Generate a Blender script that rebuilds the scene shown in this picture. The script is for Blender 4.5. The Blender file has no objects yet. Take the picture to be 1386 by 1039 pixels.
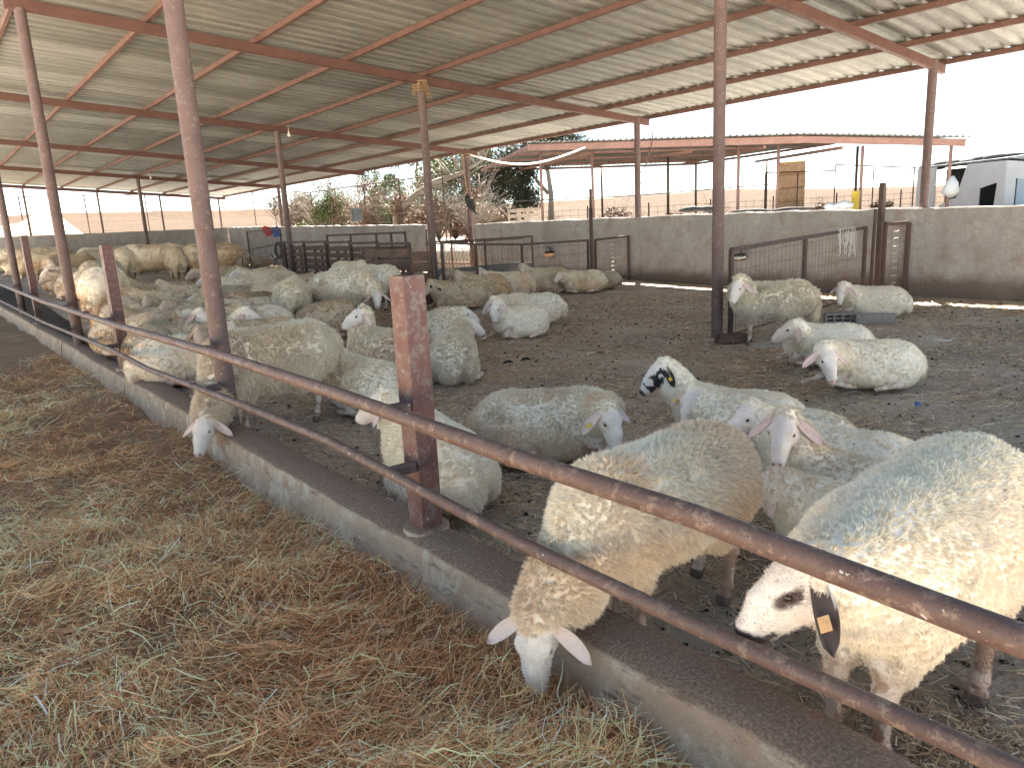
import bpy, math, random
import numpy as np
from mathutils import Matrix, Vector
rnd = random.Random(7)
rng = np.random.default_rng(11)
SC = bpy.context.scene
COL = SC.collection

# ------------------------------------------------------------------ camera
CAM_H = 1.6
F_PX = 981.6; W_PX, H_PX = 1386.0, 1039.0
YAW, PITCH, ROLL = math.radians(38.65), math.radians(12.38), math.radians(-2.907)
_f = np.array([math.sin(YAW)*math.cos(PITCH), math.cos(YAW)*math.cos(PITCH), -math.sin(PITCH)])
_r = np.cross(_f, [0, 0, 1]); _r /= np.linalg.norm(_r); _u = np.cross(_r, _f)
_r2 = _r*math.cos(ROLL)+_u*math.sin(ROLL); _u2 = -_r*math.sin(ROLL)+_u*math.cos(ROLL)
cd = bpy.data.cameras.new('camera'); cam = bpy.data.objects.new('camera', cd); COL.objects.link(cam)
M = Matrix.Identity(4)
for i in range(3):
    M[i][0] = _r2[i]; M[i][1] = _u2[i]; M[i][2] = -_f[i]
M[0][3], M[1][3], M[2][3] = 0, 0, CAM_H
cam.matrix_world = M
cd.sensor_width = 36; cd.lens = F_PX/W_PX*36; cd.clip_end = 3000; cd.clip_start = .05
SC.camera = cam

# ------------------------------------------------------------------ sky, sun, exposure
SUN_EL, SUN_AZ = math.radians(61), math.radians(50)     # azimuth from +y towards +x
wd = bpy.data.worlds.new("World"); SC.world = wd; wd.use_nodes = True
nt = wd.node_tree; nt.nodes.clear()
sky = nt.nodes.new('ShaderNodeTexSky'); sky.sky_type = 'NISHITA'; sky.sun_disc = False
sky.sun_elevation = SUN_EL; sky.sun_rotation = SUN_AZ
sky.air_density = .5; sky.dust_density = 0; sky.ozone_density = 2.5
bg = nt.nodes.new('ShaderNodeBackground'); bg.inputs[1].default_value = .085
wo = nt.nodes.new('ShaderNodeOutputWorld')
wm = nt.nodes.new('ShaderNodeMix'); wm.data_type = 'RGBA'; wm.blend_type = 'MULTIPLY'; wm.inputs[0].default_value = 1; wm.inputs[7].default_value = (1, .83, .58, 1)
nt.links.new(sky.outputs[0], wm.inputs[6]); nt.links.new(wm.outputs[2], bg.inputs[0]); nt.links.new(bg.outputs[0], wo.inputs[0])
sl = bpy.data.lights.new('sun', 'SUN'); sl.energy = 5.0; sl.angle = math.radians(.5); sl.color = (1, .93, .82)
so = bpy.data.objects.new('sun', sl); COL.objects.link(so)
sd = Vector((math.sin(SUN_AZ)*math.cos(SUN_EL), math.cos(SUN_AZ)*math.cos(SUN_EL), math.sin(SUN_EL)))
so.rotation_euler = sd.to_track_quat('Z', 'Y').to_euler()
SC.view_settings.view_transform = 'Standard'; SC.view_settings.look = 'None'
SC.view_settings.exposure = 3.1; SC.view_settings.gamma = 1
SC.view_settings.use_curve_mapping = False
SC.render.engine = 'CYCLES'
SC.cycles.max_bounces = 8; SC.cycles.diffuse_bounces = 5; SC.cycles.glossy_bounces = 3
SC.cycles.sample_clamp_indirect = 6

# ------------------------------------------------------------------ where a viewed point lies in the world
def ray(px, py):
    return _r2*((px-W_PX/2)/F_PX) - _u2*((py-H_PX/2)/F_PX) + _f
def gz(x, y):
    "height of the littered pen floor"
    x = np.asarray(x, float); y = np.asarray(y, float)
    return np.interp(y, [5.5, 8, 10, 13, 17, 41], [0, .10, .26, .50, .66, .95])*(1-.65*np.clip((x-5)/5, 0, 1))
def atz(px, py, z=0.):
    d = ray(px, py); t = (z-CAM_H)/d[2]; return np.array([0, 0, CAM_H])+d*t
def atg(px, py, h=0.):
    z = h
    for _ in range(30):
        p = atz(px, py, min(z, 1.45)); z = z*.6+.4*(h+float(gz(p[0], min(p[1], 39))))
    return p[0], p[1]
def atd(px, py, dist):
    d = ray(px, py); t = dist/math.hypot(d[0], d[1]); return np.array([0, 0, CAM_H])+d*t

# ------------------------------------------------------------------ object helpers
def tag(o, label=None, cat=None, group=None, kind=None):
    if label: o['label'] = label
    if cat: o['category'] = cat
    if group: o['group'] = group
    if kind: o['kind'] = kind
    return o
def empty(name, loc=(0, 0, 0), rz=0, label=None, cat=None, group=None):
    o = bpy.data.objects.new(name, None); COL.objects.link(o)
    o.location = loc; o.rotation_euler = (0, 0, rz); o.empty_display_size = .2
    return tag(o, label, cat, group)
def mesh_np(name, V, F, mat, parent=None, smooth=False, colors=None, attr='coat'):
    V = np.asarray(V, np.float32); me = bpy.data.meshes.new(name)
    if isinstance(F, np.ndarray):
        n, k = F.shape
        me.vertices.add(len(V)); me.vertices.foreach_set('co', V.ravel())
        me.loops.add(n*k); me.loops.foreach_set('vertex_index', F.astype(np.int32).ravel())
        me.polygons.add(n); me.polygons.foreach_set('loop_start', (np.arange(n)*k).astype(np.int32))
        me.polygons.foreach_set('loop_total', np.full(n, k, np.int32))
        me.update(calc_edges=True)
    else:
        me.from_pydata([tuple(v) for v in V.tolist()], [], F); me.update()
    if smooth: me.polygons.foreach_set('use_smooth', np.ones(len(me.polygons), bool))
    if colors is not None:
        a = me.color_attributes.new(attr, 'FLOAT_COLOR', 'POINT')
        c = np.ones((len(V), 4), np.float32); c[:, :3] = colors; a.data.foreach_set('color', c.ravel())
    me.materials.append(mat)
    o = bpy.data.objects.new(name, me); COL.objects.link(o)
    if parent is not None: o.parent = parent
    return o
def basis(d):
    d = np.asarray(d, float); d = d/np.linalg.norm(d)
    a = np.array([0, 0, 1.]) if abs(d[2]) < .9 else np.array([1., 0, 0])
    x = np.cross(a, d); x /= np.linalg.norm(x); return x, np.cross(d, x), d
class MB:
    def __init__(s): s.v = []; s.f = []; s.c = []; s.col = None
    def add(s, V, F):
        n = len(s.v); s.v += [tuple(map(float, p)) for p in V]; s.f += [tuple(n+i for i in f) for f in F]
        if s.col is not None: s.c += [s.col]*len(V)
    def box(s, a, b):
        x0, y0, z0 = a; x1, y1, z1 = b
        s.add([(x0,y0,z0),(x1,y0,z0),(x1,y1,z0),(x0,y1,z0),(x0,y0,z1),(x1,y0,z1),(x1,y1,z1),(x0,y1,z1)],
              [(0,3,2,1),(4,5,6,7),(0,1,5,4),(1,2,6,5),(2,3,7,6),(3,0,4,7)])
    def bar(s, p, q, w, h, up=(0, 0, 1), bev=.1):
        "bevelled rectangular bar from p to q, w across, h along up"
        p = np.array(p, float); q = np.array(q, float); d = (q-p)/np.linalg.norm(q-p)
        up = np.array(up, float); x = np.cross(d, up)
        if np.linalg.norm(x) < 1e-4: x = np.cross(d, [0, 1, 0])
        x /= np.linalg.norm(x); u = np.cross(x, d)
        b = bev*min(w, h); a, c = w/2, h/2
        prof = [(-a+b,-c),(a-b,-c),(a,-c+b),(a,c-b),(a-b,c),(-a+b,c),(-a,c-b),(-a,-c+b)]
        V = [e+x*i+u*j for e in (p, q) for i, j in prof]
        F = [(k, k+8, (k+1) % 8+8, (k+1) % 8) for k in range(8)]+[tuple(range(8)), tuple(range(15, 7, -1))]
        s.add(V, F)
    def tube(s, pts, r, n=10, cap=True):
        pts = [np.array(p, float) for p in pts]; R = r if hasattr(r, '__len__') else [r]*len(pts)
        V = []; ref = None
        for i, p in enumerate(pts):
            d = pts[min(i+1, len(pts)-1)]-pts[max(i-1, 0)]; d = d/(np.linalg.norm(d)+1e-9)
            if ref is None: x, y, _ = basis(d)
            else:
                x = ref-d*(ref@d); x /= np.linalg.norm(x)+1e-9; y = np.cross(d, x)
            ref = x
            for k in range(n):
                t = 2*math.pi*k/n; V.append(p+(x*math.cos(t)+y*math.sin(t))*R[i])
        F = [(i*n+k, i*n+(k+1) % n, (i+1)*n+(k+1) % n, (i+1)*n+k) for i in range(len(pts)-1) for k in range(n)]
        if cap: F += [tuple(range(n-1, -1, -1)), tuple((len(pts)-1)*n+k for k in range(n))]
        s.add(V, F)
    def build(s, name, mat, parent=None, smooth=False, loc=None):
        V = np.array(s.v) if s.v else np.zeros((0, 3))
        if loc is not None: V = V-np.array(loc)
        o = mesh_np(name, V, s.f, mat, parent, smooth, np.array(s.c) if s.c else None)
        if loc is not None: o.location = loc
        return o
def smooth_by_angle(o, deg=40):
    me = o.data
    me.polygons.foreach_set('use_smooth', np.ones(len(me.polygons), bool))
    try: me.set_sharp_from_angle(angle=math.radians(deg))
    except Exception: pass
    return o

# ------------------------------------------------------------------ noise in numpy
def _hash(ix, iy, iz, seed):
    h = (ix*374761393+iy*668265263+iz*2147483647+seed*1442695041) & 0xffffffff
    h = ((h ^ (h >> 13))*1274126177) & 0xffffffff
    h = h ^ (h >> 16)
    return (h & 0xffff)/65535.
def vnoise(P, seed=0):
    P = np.asarray(P, float); I = np.floor(P).astype(np.int64); f = P-I; f = f*f*(3-2*f)
    out = 0
    for dx in (0, 1):
        wx = f[..., 0] if dx else 1-f[..., 0]
        for dy in (0, 1):
            wy = f[..., 1] if dy else 1-f[..., 1]
            for dz in (0, 1):
                wz = f[..., 2] if dz else 1-f[..., 2]
                out = out+wx*wy*wz*_hash(I[..., 0]+dx, I[..., 1]+dy, I[..., 2]+dz, seed)
    return out*2-1
def fbm(P, oct=4, seed=0, gain=.5):
    P = np.asarray(P, float); a = 1; s = 0; t = 0
    for o in range(oct):
        s = s+a*vnoise(P*(2**o)+o*17.3, seed+o); t += a; a *= gain
    return s/t
def xyz(x, y, z=0):
    x, y, z = np.broadcast_arrays(np.asarray(x, float), y, z); return np.stack([x, y, z], -1)

# ------------------------------------------------------------------ materials
def mat(name, build):
    m = bpy.data.materials.new(name); m.use_nodes = True; t = m.node_tree
    b = t.nodes['Principled BSDF']; build(t, b); return m
def N(t, kind, **kw):
    n = t.nodes.new(kind)
    for k, v in kw.items():
        if k in n.inputs: n.inputs[k].default_value = v
        else: setattr(n, k, v)
    return n
def noise(t, scale, detail=5, rough=.6, vec=None, dist=0):
    n = N(t, 'ShaderNodeTexNoise', Scale=scale, Detail=detail, Roughness=rough, Distortion=dist)
    if vec is not None: t.links.new(vec, n.inputs['Vector'])
    return n.outputs[0]
def ramp(t, fac, stops):
    n = t.nodes.new('ShaderNodeValToRGB'); e = n.color_ramp.elements
    while len(e) < len(stops): e.new(.5)
    for i, (p, c) in enumerate(stops):
        e[i].position = p; e[i].color = (*c, 1) if len(c) == 3 else c
    t.links.new(fac, n.inputs[0]); return n.outputs[0]
def mix(t, fac, a, b, mode='MIX'):
    n = t.nodes.new('ShaderNodeMix'); n.data_type = 'RGBA'; n.blend_type = mode
    for s, v in ((0, fac), (6, a), (7, b)):
        if hasattr(v, 'is_linked'): t.links.new(v, n.inputs[s])
        elif s == 0: n.inputs[0].default_value = v
        else: n.inputs[s].default_value = (*v, 1) if len(v) == 3 else v
    return n.outputs[2]
def coord(t, which='Object'): return t.nodes.new('ShaderNodeTexCoord').outputs[which]
def worldpos(t): return t.nodes.new('ShaderNodeNewGeometry').outputs['Position']
def mapping(t, vec, scale):
    n = t.nodes.new('ShaderNodeMapping'); n.inputs['Scale'].default_value = scale
    t.links.new(vec, n.inputs[0]); return n.outputs[0]
def bump(t, b, h, strength=.3, dist=.01):
    n = N(t, 'ShaderNodeBump', Strength=strength, Distance=dist)
    t.links.new(h, n.inputs['Height']); t.links.new(n.outputs[0], b.inputs['Normal'])
def rgbmath(t, op, a, b=None):
    n = t.nodes.new('ShaderNodeMath'); n.operation = op
    for i, v in enumerate((a, b)):
        if v is None: continue
        if hasattr(v, 'is_linked'): t.links.new(v, n.inputs[i])
        else: n.inputs[i].default_value = v
    return n.outputs[0]

def _simple(col, rough=.7, metal=0, var=.15, scale=8, bmp=.15):
    def f(t, b):
        v = worldpos(t)
        n = noise(t, scale, 6, .65, v)
        c = ramp(t, n, [(.3, tuple(x*(1-var) for x in col)), (.7, tuple(min(1, x*(1+var)) for x in col))])
        t.links.new(c, b.inputs['Base Color']); b.inputs['Roughness'].default_value = rough
        b.inputs['Metallic'].default_value = metal
        if bmp: bump(t, b, noise(t, scale*6, 4, .6, v), bmp, .004)
    return f
def _painted(c1, c2, rust, rough=.45, wear=.56, spots=True):
    "oxide-red paint, weathered: patches, droppings and scratches"
    def f(t, b):
        v = worldpos(t)
        c = ramp(t, noise(t, 3.1, 7, .7, v), [(.25, c1), (.75, c2)])
        w = ramp(t, noise(t, 22, 8, .75, v), [(wear, (0,0,0)), (wear+.07, (1,1,1))])
        c = mix(t, w, c, rust)
        fine = ramp(t, noise(t, 140, 3, .6, v), [(.3, (.78,.78,.78)), (.7, (1.15,1.15,1.15))])
        c = mix(t, 1., c, fine, 'MULTIPLY')
        if spots:
            s = ramp(t, noise(t, 46, 2, .5, v, .4), [(.735, (0,0,0)), (.75, (1,1,1))])
            c = mix(t, s, c, (.5, .45, .4))
        t.links.new(c, b.inputs['Base Color'])
        r = ramp(t, noise(t, 9, 5, .6, v), [(.3, (rough-.1,)*3), (.7, (rough+.2,)*3)])
        t.links.new(r, b.inputs['Roughness']); bump(t, b, noise(t, 60, 6, .7, v), .25, .003)
    return f
M_RAIL = mat('oxide rail', _painted((.095,.052,.043), (.165,.10,.080), (.24,.16,.12), .55, .53))
M_POST = mat('oxide post', _painted((.095,.055,.050), (.155,.098,.088), (.20,.14,.125), .6))
M_NPOST = mat('oxide short post', _painted((.10,.040,.034), (.15,.068,.057), (.16,.115,.105), .55, .5))
M_BEAM = mat('oxide beam', _painted((.085,.036,.027), (.14,.062,.046), (.075,.04,.032), .6, .6, False))
M_PURLIN = mat('oxide purlin', _painted((.085,.036,.027), (.16,.078,.054), (.065,.034,.028), .6, .62, False))
M_DARKFRAME = mat('rusty dark frame', _painted((.07,.042,.035), (.12,.07,.055), (.17,.09,.06), .6, .58, False))
def _roof(t, b):
    v = worldpos(t)
    sx = t.nodes.new('ShaderNodeSeparateXYZ'); t.links.new(v, sx.inputs[0])
    sheet = rgbmath(t, 'FLOOR', rgbmath(t, 'DIVIDE', sx.outputs[1], 1.12))
    wn = t.nodes.new('ShaderNodeTexWhiteNoise'); wn.noise_dimensions = '1D'; t.links.new(sheet, wn.inputs['W'])
    base = ramp(t, wn.outputs[0], [(0, (.17,.17,.15)), (.5, (.235,.235,.21)), (1, (.32,.315,.285))])
    st = ramp(t, noise(t, 1.0, 7, .7, mapping(t, v, (.5, 3.2, 1))), [(.3, (.62,.62,.62)), (.65, (1.1,1.1,1.1))])
    c = mix(t, 1., base, st, 'MULTIPLY')
    dirt = ramp(t, noise(t, 1.7, 6, .65, v), [(.5, (0,0,0)), (.72, (1,1,1))])
    c = mix(t, mix(t, .5, (0,0,0), dirt), c, (.20,.18,.15))
    sp = ramp(t, noise(t, 38, 2, .5, v), [(.72, (0,0,0)), (.75, (1,1,1))])
    c = mix(t, sp, c, (.75, .72, .62))
    t.links.new(c, b.inputs['Base Color']); b.inputs['Metallic'].default_value = .1
    t.links.new(ramp(t, noise(t, 5, 4, .6, v), [(.3, (.38,)*3), (.7, (.6,)*3)]), b.inputs['Roughness'])
M_ROOF = mat('galvanised sheet', _roof)
def _concrete(c1, c2, stain, sc=1.6, courses=False):
    def f(t, b):
        v = worldpos(t)
        c = ramp(t, noise(t, sc, 8, .7, v), [(.28, c1), (.72, c2)])
        g = ramp(t, noise(t, 55, 5, .7, v), [(.3, (.72,.72,.72)), (.7, (1.18,1.18,1.18))])
        c = mix(t, 1., c, g, 'MULTIPLY')
        s = ramp(t, noise(t, 3.3, 7, .7, v, .5), [(.5, (0,0,0)), (.66, (1,1,1))])
        c = mix(t, s, c, stain)
        h = noise(t, 40, 8, .75, v)
        if courses:
            sx = t.nodes.new('ShaderNodeSeparateXYZ'); t.links.new(v, sx.inputs[0])
            cb = t.nodes.new('ShaderNodeCombineXYZ'); t.links.new(rgbmath(t, 'ADD', sx.outputs[0], sx.outputs[1]), cb.inputs[0]); t.links.new(sx.outputs[2], cb.inputs[1])
            br = N(t, 'ShaderNodeTexBrick', Scale=1.0); br.inputs['Mortar Size'].default_value = .008
            br.inputs['Brick Width'].default_value = .42; br.inputs['Row Height'].default_value = .21
            br.inputs['Color1'].default_value = (1,1,1,1); br.inputs['Color2'].default_value = (.88,.88,.88,1); br.inputs['Mortar'].default_value = (.62,.6,.58,1)
            br.inputs['Mortar Smooth'].default_value = .6
            t.links.new(cb.outputs[0], br.inputs['Vector'])
            c = mix(t, .28, c, mix(t, 1., c, br.outputs[0], 'MULTIPLY'))
        if courses:      # dung splashes along the foot, damp streaks higher up
            f_ = ramp(t, rgbmath(t, 'ADD', sx.outputs[2], rgbmath(t, 'MULTIPLY', noise(t, 2.5, 7, .75, v), .55)), [(.50,(1,1,1)), (.72,(0,0,0))])
            c = mix(t, f_, c, (.17,.125,.10))
            c = mix(t, mix(t, .5, (0,0,0), ramp(t, noise(t, 1.4, 6, .7, mapping(t, v, (1, 1, .35)), .6), [(.52,(0,0,0)), (.66,(1,1,1))])), c, (.26,.205,.18))
        t.links.new(c, b.inputs['Base Color']); b.inputs['Roughness'].default_value = .95
        bump(t, b, h, .55, .012)
    return f
M_WALL = mat('cement block wall', _concrete((.32,.29,.27), (.47,.435,.41), (.31,.25,.22), 1.3, True))
def _curb(t, b):
    v = worldpos(t)
    c = ramp(t, noise(t, 2.2, 8, .7, v), [(.3, (.42,.27,.175)), (.7, (.60,.43,.31))])
    c = mix(t, ramp(t, noise(t, 5, 7, .7, v, .6), [(.5,(0,0,0)),(.62,(1,1,1))]), c, (.64,.52,.40))
    # caked dung and soil on the flat top
    ge = t.nodes.new('ShaderNodeNewGeometry'); s = t.nodes.new('ShaderNodeSeparateXYZ'); t.links.new(ge.outputs['Normal'], s.inputs[0])
    up = ramp(t, rgbmath(t, 'ADD', s.outputs[2], rgbmath(t, 'MULTIPLY', noise(t, 7, 6, .7, v), .5)), [(.78,(0,0,0)),(1.0,(1,1,1))])
    dung = ramp(t, noise(t, 90, 6, .75, v), [(.3, (.14,.085,.06)), (.5,(.25,.165,.12)), (.72, (.45,.34,.27))])
    c = mix(t, up, c, dung)
    g = ramp(t, noise(t, 160, 4, .7, v), [(.3, (.75,.75,.75)), (.7, (1.15,1.15,1.15))])
    c = mix(t, ramp(t, noise(t, 12, 6, .75, mapping(t, v, (1, .35, 1.6))), [(.56,(0,0,0)),(.68,(1,1,1))]), c, (.24,.15,.10))
    t.links.new(mix(t, 1., c, g, 'MULTIPLY'), b.inputs['Base Color']); b.inputs['Roughness'].default_value = .95
    bump(t, b, noise(t, 70, 8, .75, v), .8, .012)
M_CURB = mat('worn concrete curb', _curb)
def _soil(t, b):
    v = worldpos(t)
    c = ramp(t, noise(t, .9, 6, .65, v), [(.3, (.22,.155,.115)), (.5, (.43,.335,.26)), (.72, (.64,.555,.47))])
    c = mix(t, ramp(t, noise(t, 9, 8, .8, mapping(t, v, (1, 1.4, 1))), [(.48,(0,0,0)),(.62,(1,1,1))]), c, (.60,.48,.36))
    c = mix(t, ramp(t, noise(t, 34, 6, .8, v, 1.), [(.54,(0,0,0)),(.62,(1,1,1))]), c, (.66,.54,.40))
    c = mix(t, ramp(t, noise(t, 22, 6, .8, v, .5), [(.56,(0,0,0)),(.66,(1,1,1))]), c, (.09,.065,.05))
    t.links.new(c, b.inputs['Base Color']); b.inputs['Roughness'].default_value = .95
    bump(t, b, noise(t, 26, 9, .8, v), .9, .03)
M_SOIL = mat('trampled litter', _soil)
def _alley(t, b):
    v = worldpos(t)
    c = ramp(t, noise(t, 1.6, 7, .7, v), [(.3, (.20,.105,.05)), (.7, (.40,.23,.115))])
    c = mix(t, ramp(t, noise(t, 26, 7, .8, v, 1.2), [(.5,(0,0,0)),(.6,(1,1,1))]), c, (.45,.30,.17))
    t.links.new(c, b.inputs['Base Color']); b.inputs['Roughness'].default_value = .95
    bump(t, b, noise(t, 40, 8, .8, v), .8, .02)
M_ALLEY = mat('alley floor', _alley)
def _field(t, b):
    v = worldpos(t)
    c = ramp(t, noise(t, .12, 7, .7, v), [(.3, (.032,.015,.006)), (.55, (.052,.027,.0115)), (.75, (.068,.039,.018))])
    c = mix(t, ramp(t, noise(t, .9, 8, .75, mapping(t, v, (1,1,3))), [(.5,(0,0,0)),(.64,(1,1,1))]), c, (.045,.022,.012))
    c = mix(t, ramp(t, noise(t, 4, 8, .8, v), [(.46,(0,0,0)),(.60,(1,1,1))]), c, (.078,.048,.024))
    sx = t.nodes.new('ShaderNodeSeparateXYZ'); t.links.new(v, sx.inputs[0])          # pale track outside the walls, lightened further to bounce sun into the shed
    dd = rgbmath(t, 'MAXIMUM', rgbmath(t, 'SUBTRACT', sx.outputs[0], 13.7), rgbmath(t, 'SUBTRACT', sx.outputs[1], 41.3))
    tr = ramp(t, rgbmath(t, 'ADD', rgbmath(t, 'DIVIDE', dd, 20.), rgbmath(t, 'MULTIPLY', noise(t, .7, 5, .6, v), .2)), [(.42,(1,1,1)),(.56,(0,0,0))])
    c = mix(t, tr, c, (.74,.69,.62))
    t.links.new(c, b.inputs['Base Color']); b.inputs['Roughness'].default_value = 1
    bump(t, b, noise(t, 6, 9, .8, v), 1., .15)
M_FIELD = mat('dry field', _field)
def _straw(t, b):
    a = t.nodes.new('ShaderNodeAttribute'); a.attribute_name = 'coat'
    t.links.new(a.outputs[0], b.inputs['Base Color']); b.inputs['Roughness'].default_value = .55
    b.inputs['Specular IOR Level'].default_value = .12
    tr = t.nodes.new('ShaderNodeBsdfTranslucent'); ms = t.nodes.new('ShaderNodeMixShader'); ms.inputs[0].default_value = .35
    t.links.new(a.outputs[0], tr.inputs[0]); t.links.new(b.outputs[0], ms.inputs[1]); t.links.new(tr.outputs[0], ms.inputs[2])
    t.links.new(ms.outputs[0], t.nodes['Material Output'].inputs[0])
M_STRAW = mat('straw', _straw)
def _wool(t, b):
    a = t.nodes.new('ShaderNodeAttribute'); a.attribute_name = 'coat'
    oi = t.nodes.new('ShaderNodeObjectInfo')
    tint = ramp(t, oi.outputs['Random'], [(0, (.80,.76,.70)), (.5, (.95,.92,.88)), (1, (1.05,1.03,1.0))])
    c = mix(t, 1., a.outputs[0], tint, 'MULTIPLY')
    t.links.new(c, b.inputs['Base Color']); b.inputs['Roughness'].default_value = .85
    b.inputs['Specular IOR Level'].default_value = .15
    b.inputs['Sheen Weight'].default_value = .15
M_WOOL = mat('wool', _wool)
def _wool2(t, b):
    a = t.nodes.new('ShaderNodeAttribute'); a.attribute_name = 'coat'
    tint = t.nodes.new('ShaderNodeObjectInfo').outputs['Color']
    t.links.new(mix(t, 1., a.outputs[0], tint, 'MULTIPLY'), b.inputs['Base Color']); b.inputs['Roughness'].default_value = .9
    b.inputs['Specular IOR Level'].default_value = .1
M_WOOL2 = mat('dusty wool', _wool2)
def _skin(t, b):
    a = t.nodes.new('ShaderNodeAttribute'); a.attribute_name = 'coat'
    v = coord(t)
    g = ramp(t, noise(t, 60, 6, .7, v), [(.3, (.88,.87,.86)), (.7, (1.05,1.05,1.05))])
    c = mix(t, 1., a.outputs[0], g, 'MULTIPLY')
    c = mix(t, 1., c, t.nodes.new('ShaderNodeObjectInfo').outputs['Color'], 'MULTIPLY')
    t.links.new(c, b.inputs['Base Color']); b.inputs['Roughness'].default_value = .7
    bump(t, b, noise(t, 260, 4, .6, mapping(t, v, (1, 3, 1))), .25, .002)
M_SKIN = mat('short coat', _skin)
def _eye(t, b):
    b.inputs['Base Color'].default_value = (.035,.02,.012,1); b.inputs['Roughness'].default_value = .08
M_EYE = mat('eye', _eye)
M_TAGY = mat('yellow tag', _simple((.75,.52,.06), .4, 0, .1, 30, 0))
M_TAGO = mat('orange tag', _simple((.72,.42,.20), .45, 0, .1, 30, 0))
M_WOOD = mat('weathered boards', _simple((.13,.075,.055), .85, 0, .4, 5, .5))
M_WOODL = mat('pale boards', _simple((.33,.27,.22), .85, 0, .25, 5, .4))
M_MESH = mat('rusty wire', _simple((.16,.11,.09), .6, .3, .3, 12, 0))
M_GREYM = mat('dull galvanised trough', _simple((.16,.17,.18), .5, .4, .25, 4, .1))
M_RED = mat('red plastic', _simple((.50,.025,.035), .4, 0, .15, 6, 0))
M_BLUE = mat('blue plastic', _simple((.03,.12,.42), .4, 0, .15, 6, 0))
M_WHITE = mat('white paint', _simple((.60,.60,.60), .6, 0, .06, 2, .05))
M_PALE = mat('white hose', _simple((.68,.66,.62), .5, 0, .1, 3, 0))
M_DARK = mat('dark things', _simple((.014,.013,.014), .8, 0, .3, 6, .3))
M_SHINY = mat('bare metal', _simple((.55,.56,.57), .25, .9, .1, 6, 0))
M_TARP = mat('tarpaulin', _simple((.46,.36,.25), .8, 0, .2, 1.2, .4))
M_ROPE = mat('rope straw wrap', _simple((.30,.19,.11), .95, 0, .4, 25, .6))
M_TWINE = mat('pale twine', _simple((.62,.60,.55), .8, 0, .1, 25, 0))
M_BARK = mat('bark', _simple((.30,.25,.21), .9, 0, .35, 9, .7))
M_DEADWOOD = mat('dead wood', _simple((.22,.19,.16), .9, 0, .2, 9, .5))
M_GLASS = mat('bulb glass', _simple((.75,.72,.66), .1, 0, .05, 3, 0))
M_SHED2 = mat('pale rusty steel', _painted((.22,.11,.09), (.36,.21,.17), (.4,.26,.2), .6, .6, False))
M_BALE = mat('baled straw', _simple((.50,.30,.16), .95, 0, .3, 7, .8))
M_BLUEGREY = mat('blue grey sheet', _simple((.36,.44,.50), .5, .1, .1, 2, .1))
M_TYRE = mat('tyre rubber', _simple((.05,.05,.05), .8, 0, .2, 6, .2))
M_BLOCK = mat('hollow concrete block', _simple((.30,.26,.23), .95, 0, .2, 20, .6))
M_YEL = mat('yellow paint', _simple((.62,.40,.03), .5, 0, .1, 6, 0))
def _leaf(c1, c2, c3):
    def f(t, b):
        v = worldpos(t)
        c = ramp(t, noise(t, 3.5, 5, .8, v), [(.3, c1), (.5, c2), (.72, c3)])
        t.links.new(c, b.inputs['Base Color']); b.inputs['Roughness'].default_value = .6
    return f
M_LEAFD = mat('grey green foliage', _leaf((.03,.036,.02), (.05,.055,.03), (.085,.08,.05)))
M_LEAFG = mat('green foliage', _leaf((.05,.075,.018), (.085,.11,.03), (.15,.15,.05)))
M_BRUSH = mat('dry brush', _leaf((.10,.055,.035), (.16,.095,.06), (.24,.155,.10)))

# ------------------------------------------------------------------ ground
X_WALL = 13.68; Y_FAR = 41.3; X_CURB0, X_CURB1 = 1.54, 1.79
def grid_mesh(name, xs, ys, zf, m, **kw):
    X, Y = np.meshgrid(xs, ys, indexing='ij'); Z = zf(X, Y)
    V = np.stack([X, Y, Z], -1).reshape(-1, 3); a, b = len(xs), len(ys)
    i = (np.arange(a-1)[:, None]*b+np.arange(b-1)[None]).ravel()
    F = np.stack([i, i+b, i+b+1, i+1], -1)
    return mesh_np(name, V, F, m, smooth=True, **kw)
def penz(x, y):
    x = np.asarray(x, float)
    return gz(x, y)+.035*fbm(xyz(x*1.3, y*1.3), 3, 5)+.014*fbm(xyz(x*9, y*9), 4, 9)-.02
ys = np.concatenate([np.arange(-.64, 7, .05), np.arange(7, 14, .1), np.arange(14, 41.41, .25)])
xs = np.concatenate([np.arange(1.72, 7, .05), np.arange(7, 14.0, .1)]); xs[-1] = 13.75
tag(grid_mesh('pen_ground', xs, ys, penz, M_SOIL), kind='structure')
def _bounce_yard(t, b):
    v = worldpos(t)
    c = ramp(t, noise(t, .8, 7, .7, v), [(.3, (.60,.54,.46)), (.7, (.74,.69,.61))])
    t.links.new(c, b.inputs['Base Color']); b.inputs['Roughness'].default_value = 1; bump(t, b, noise(t, 12, 8, .8, v), .5, .03)
M_BOUNCE_YARD = mat('pale dusty yard', _bounce_yard)  # unseen pale ground, added to bounce sunlight into the shed
tag(grid_mesh('bounce_yard', np.concatenate([np.arange(-40, -1, .5), [-.6]]), np.arange(-40, 44, .8), lambda x, y: -.075+.012*fbm(xyz(x*.7, y*.7), 3, 44), M_BOUNCE_YARD), kind='structure')
tag(grid_mesh('bounce_yard', np.arange(-.61, 16, .5), np.concatenate([np.arange(-40, -1, .5), [-.6]]), lambda x, y: -.075+.012*fbm(xyz(x*.7, y*.7), 3, 44), M_BOUNCE_YARD), kind='structure')
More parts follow.
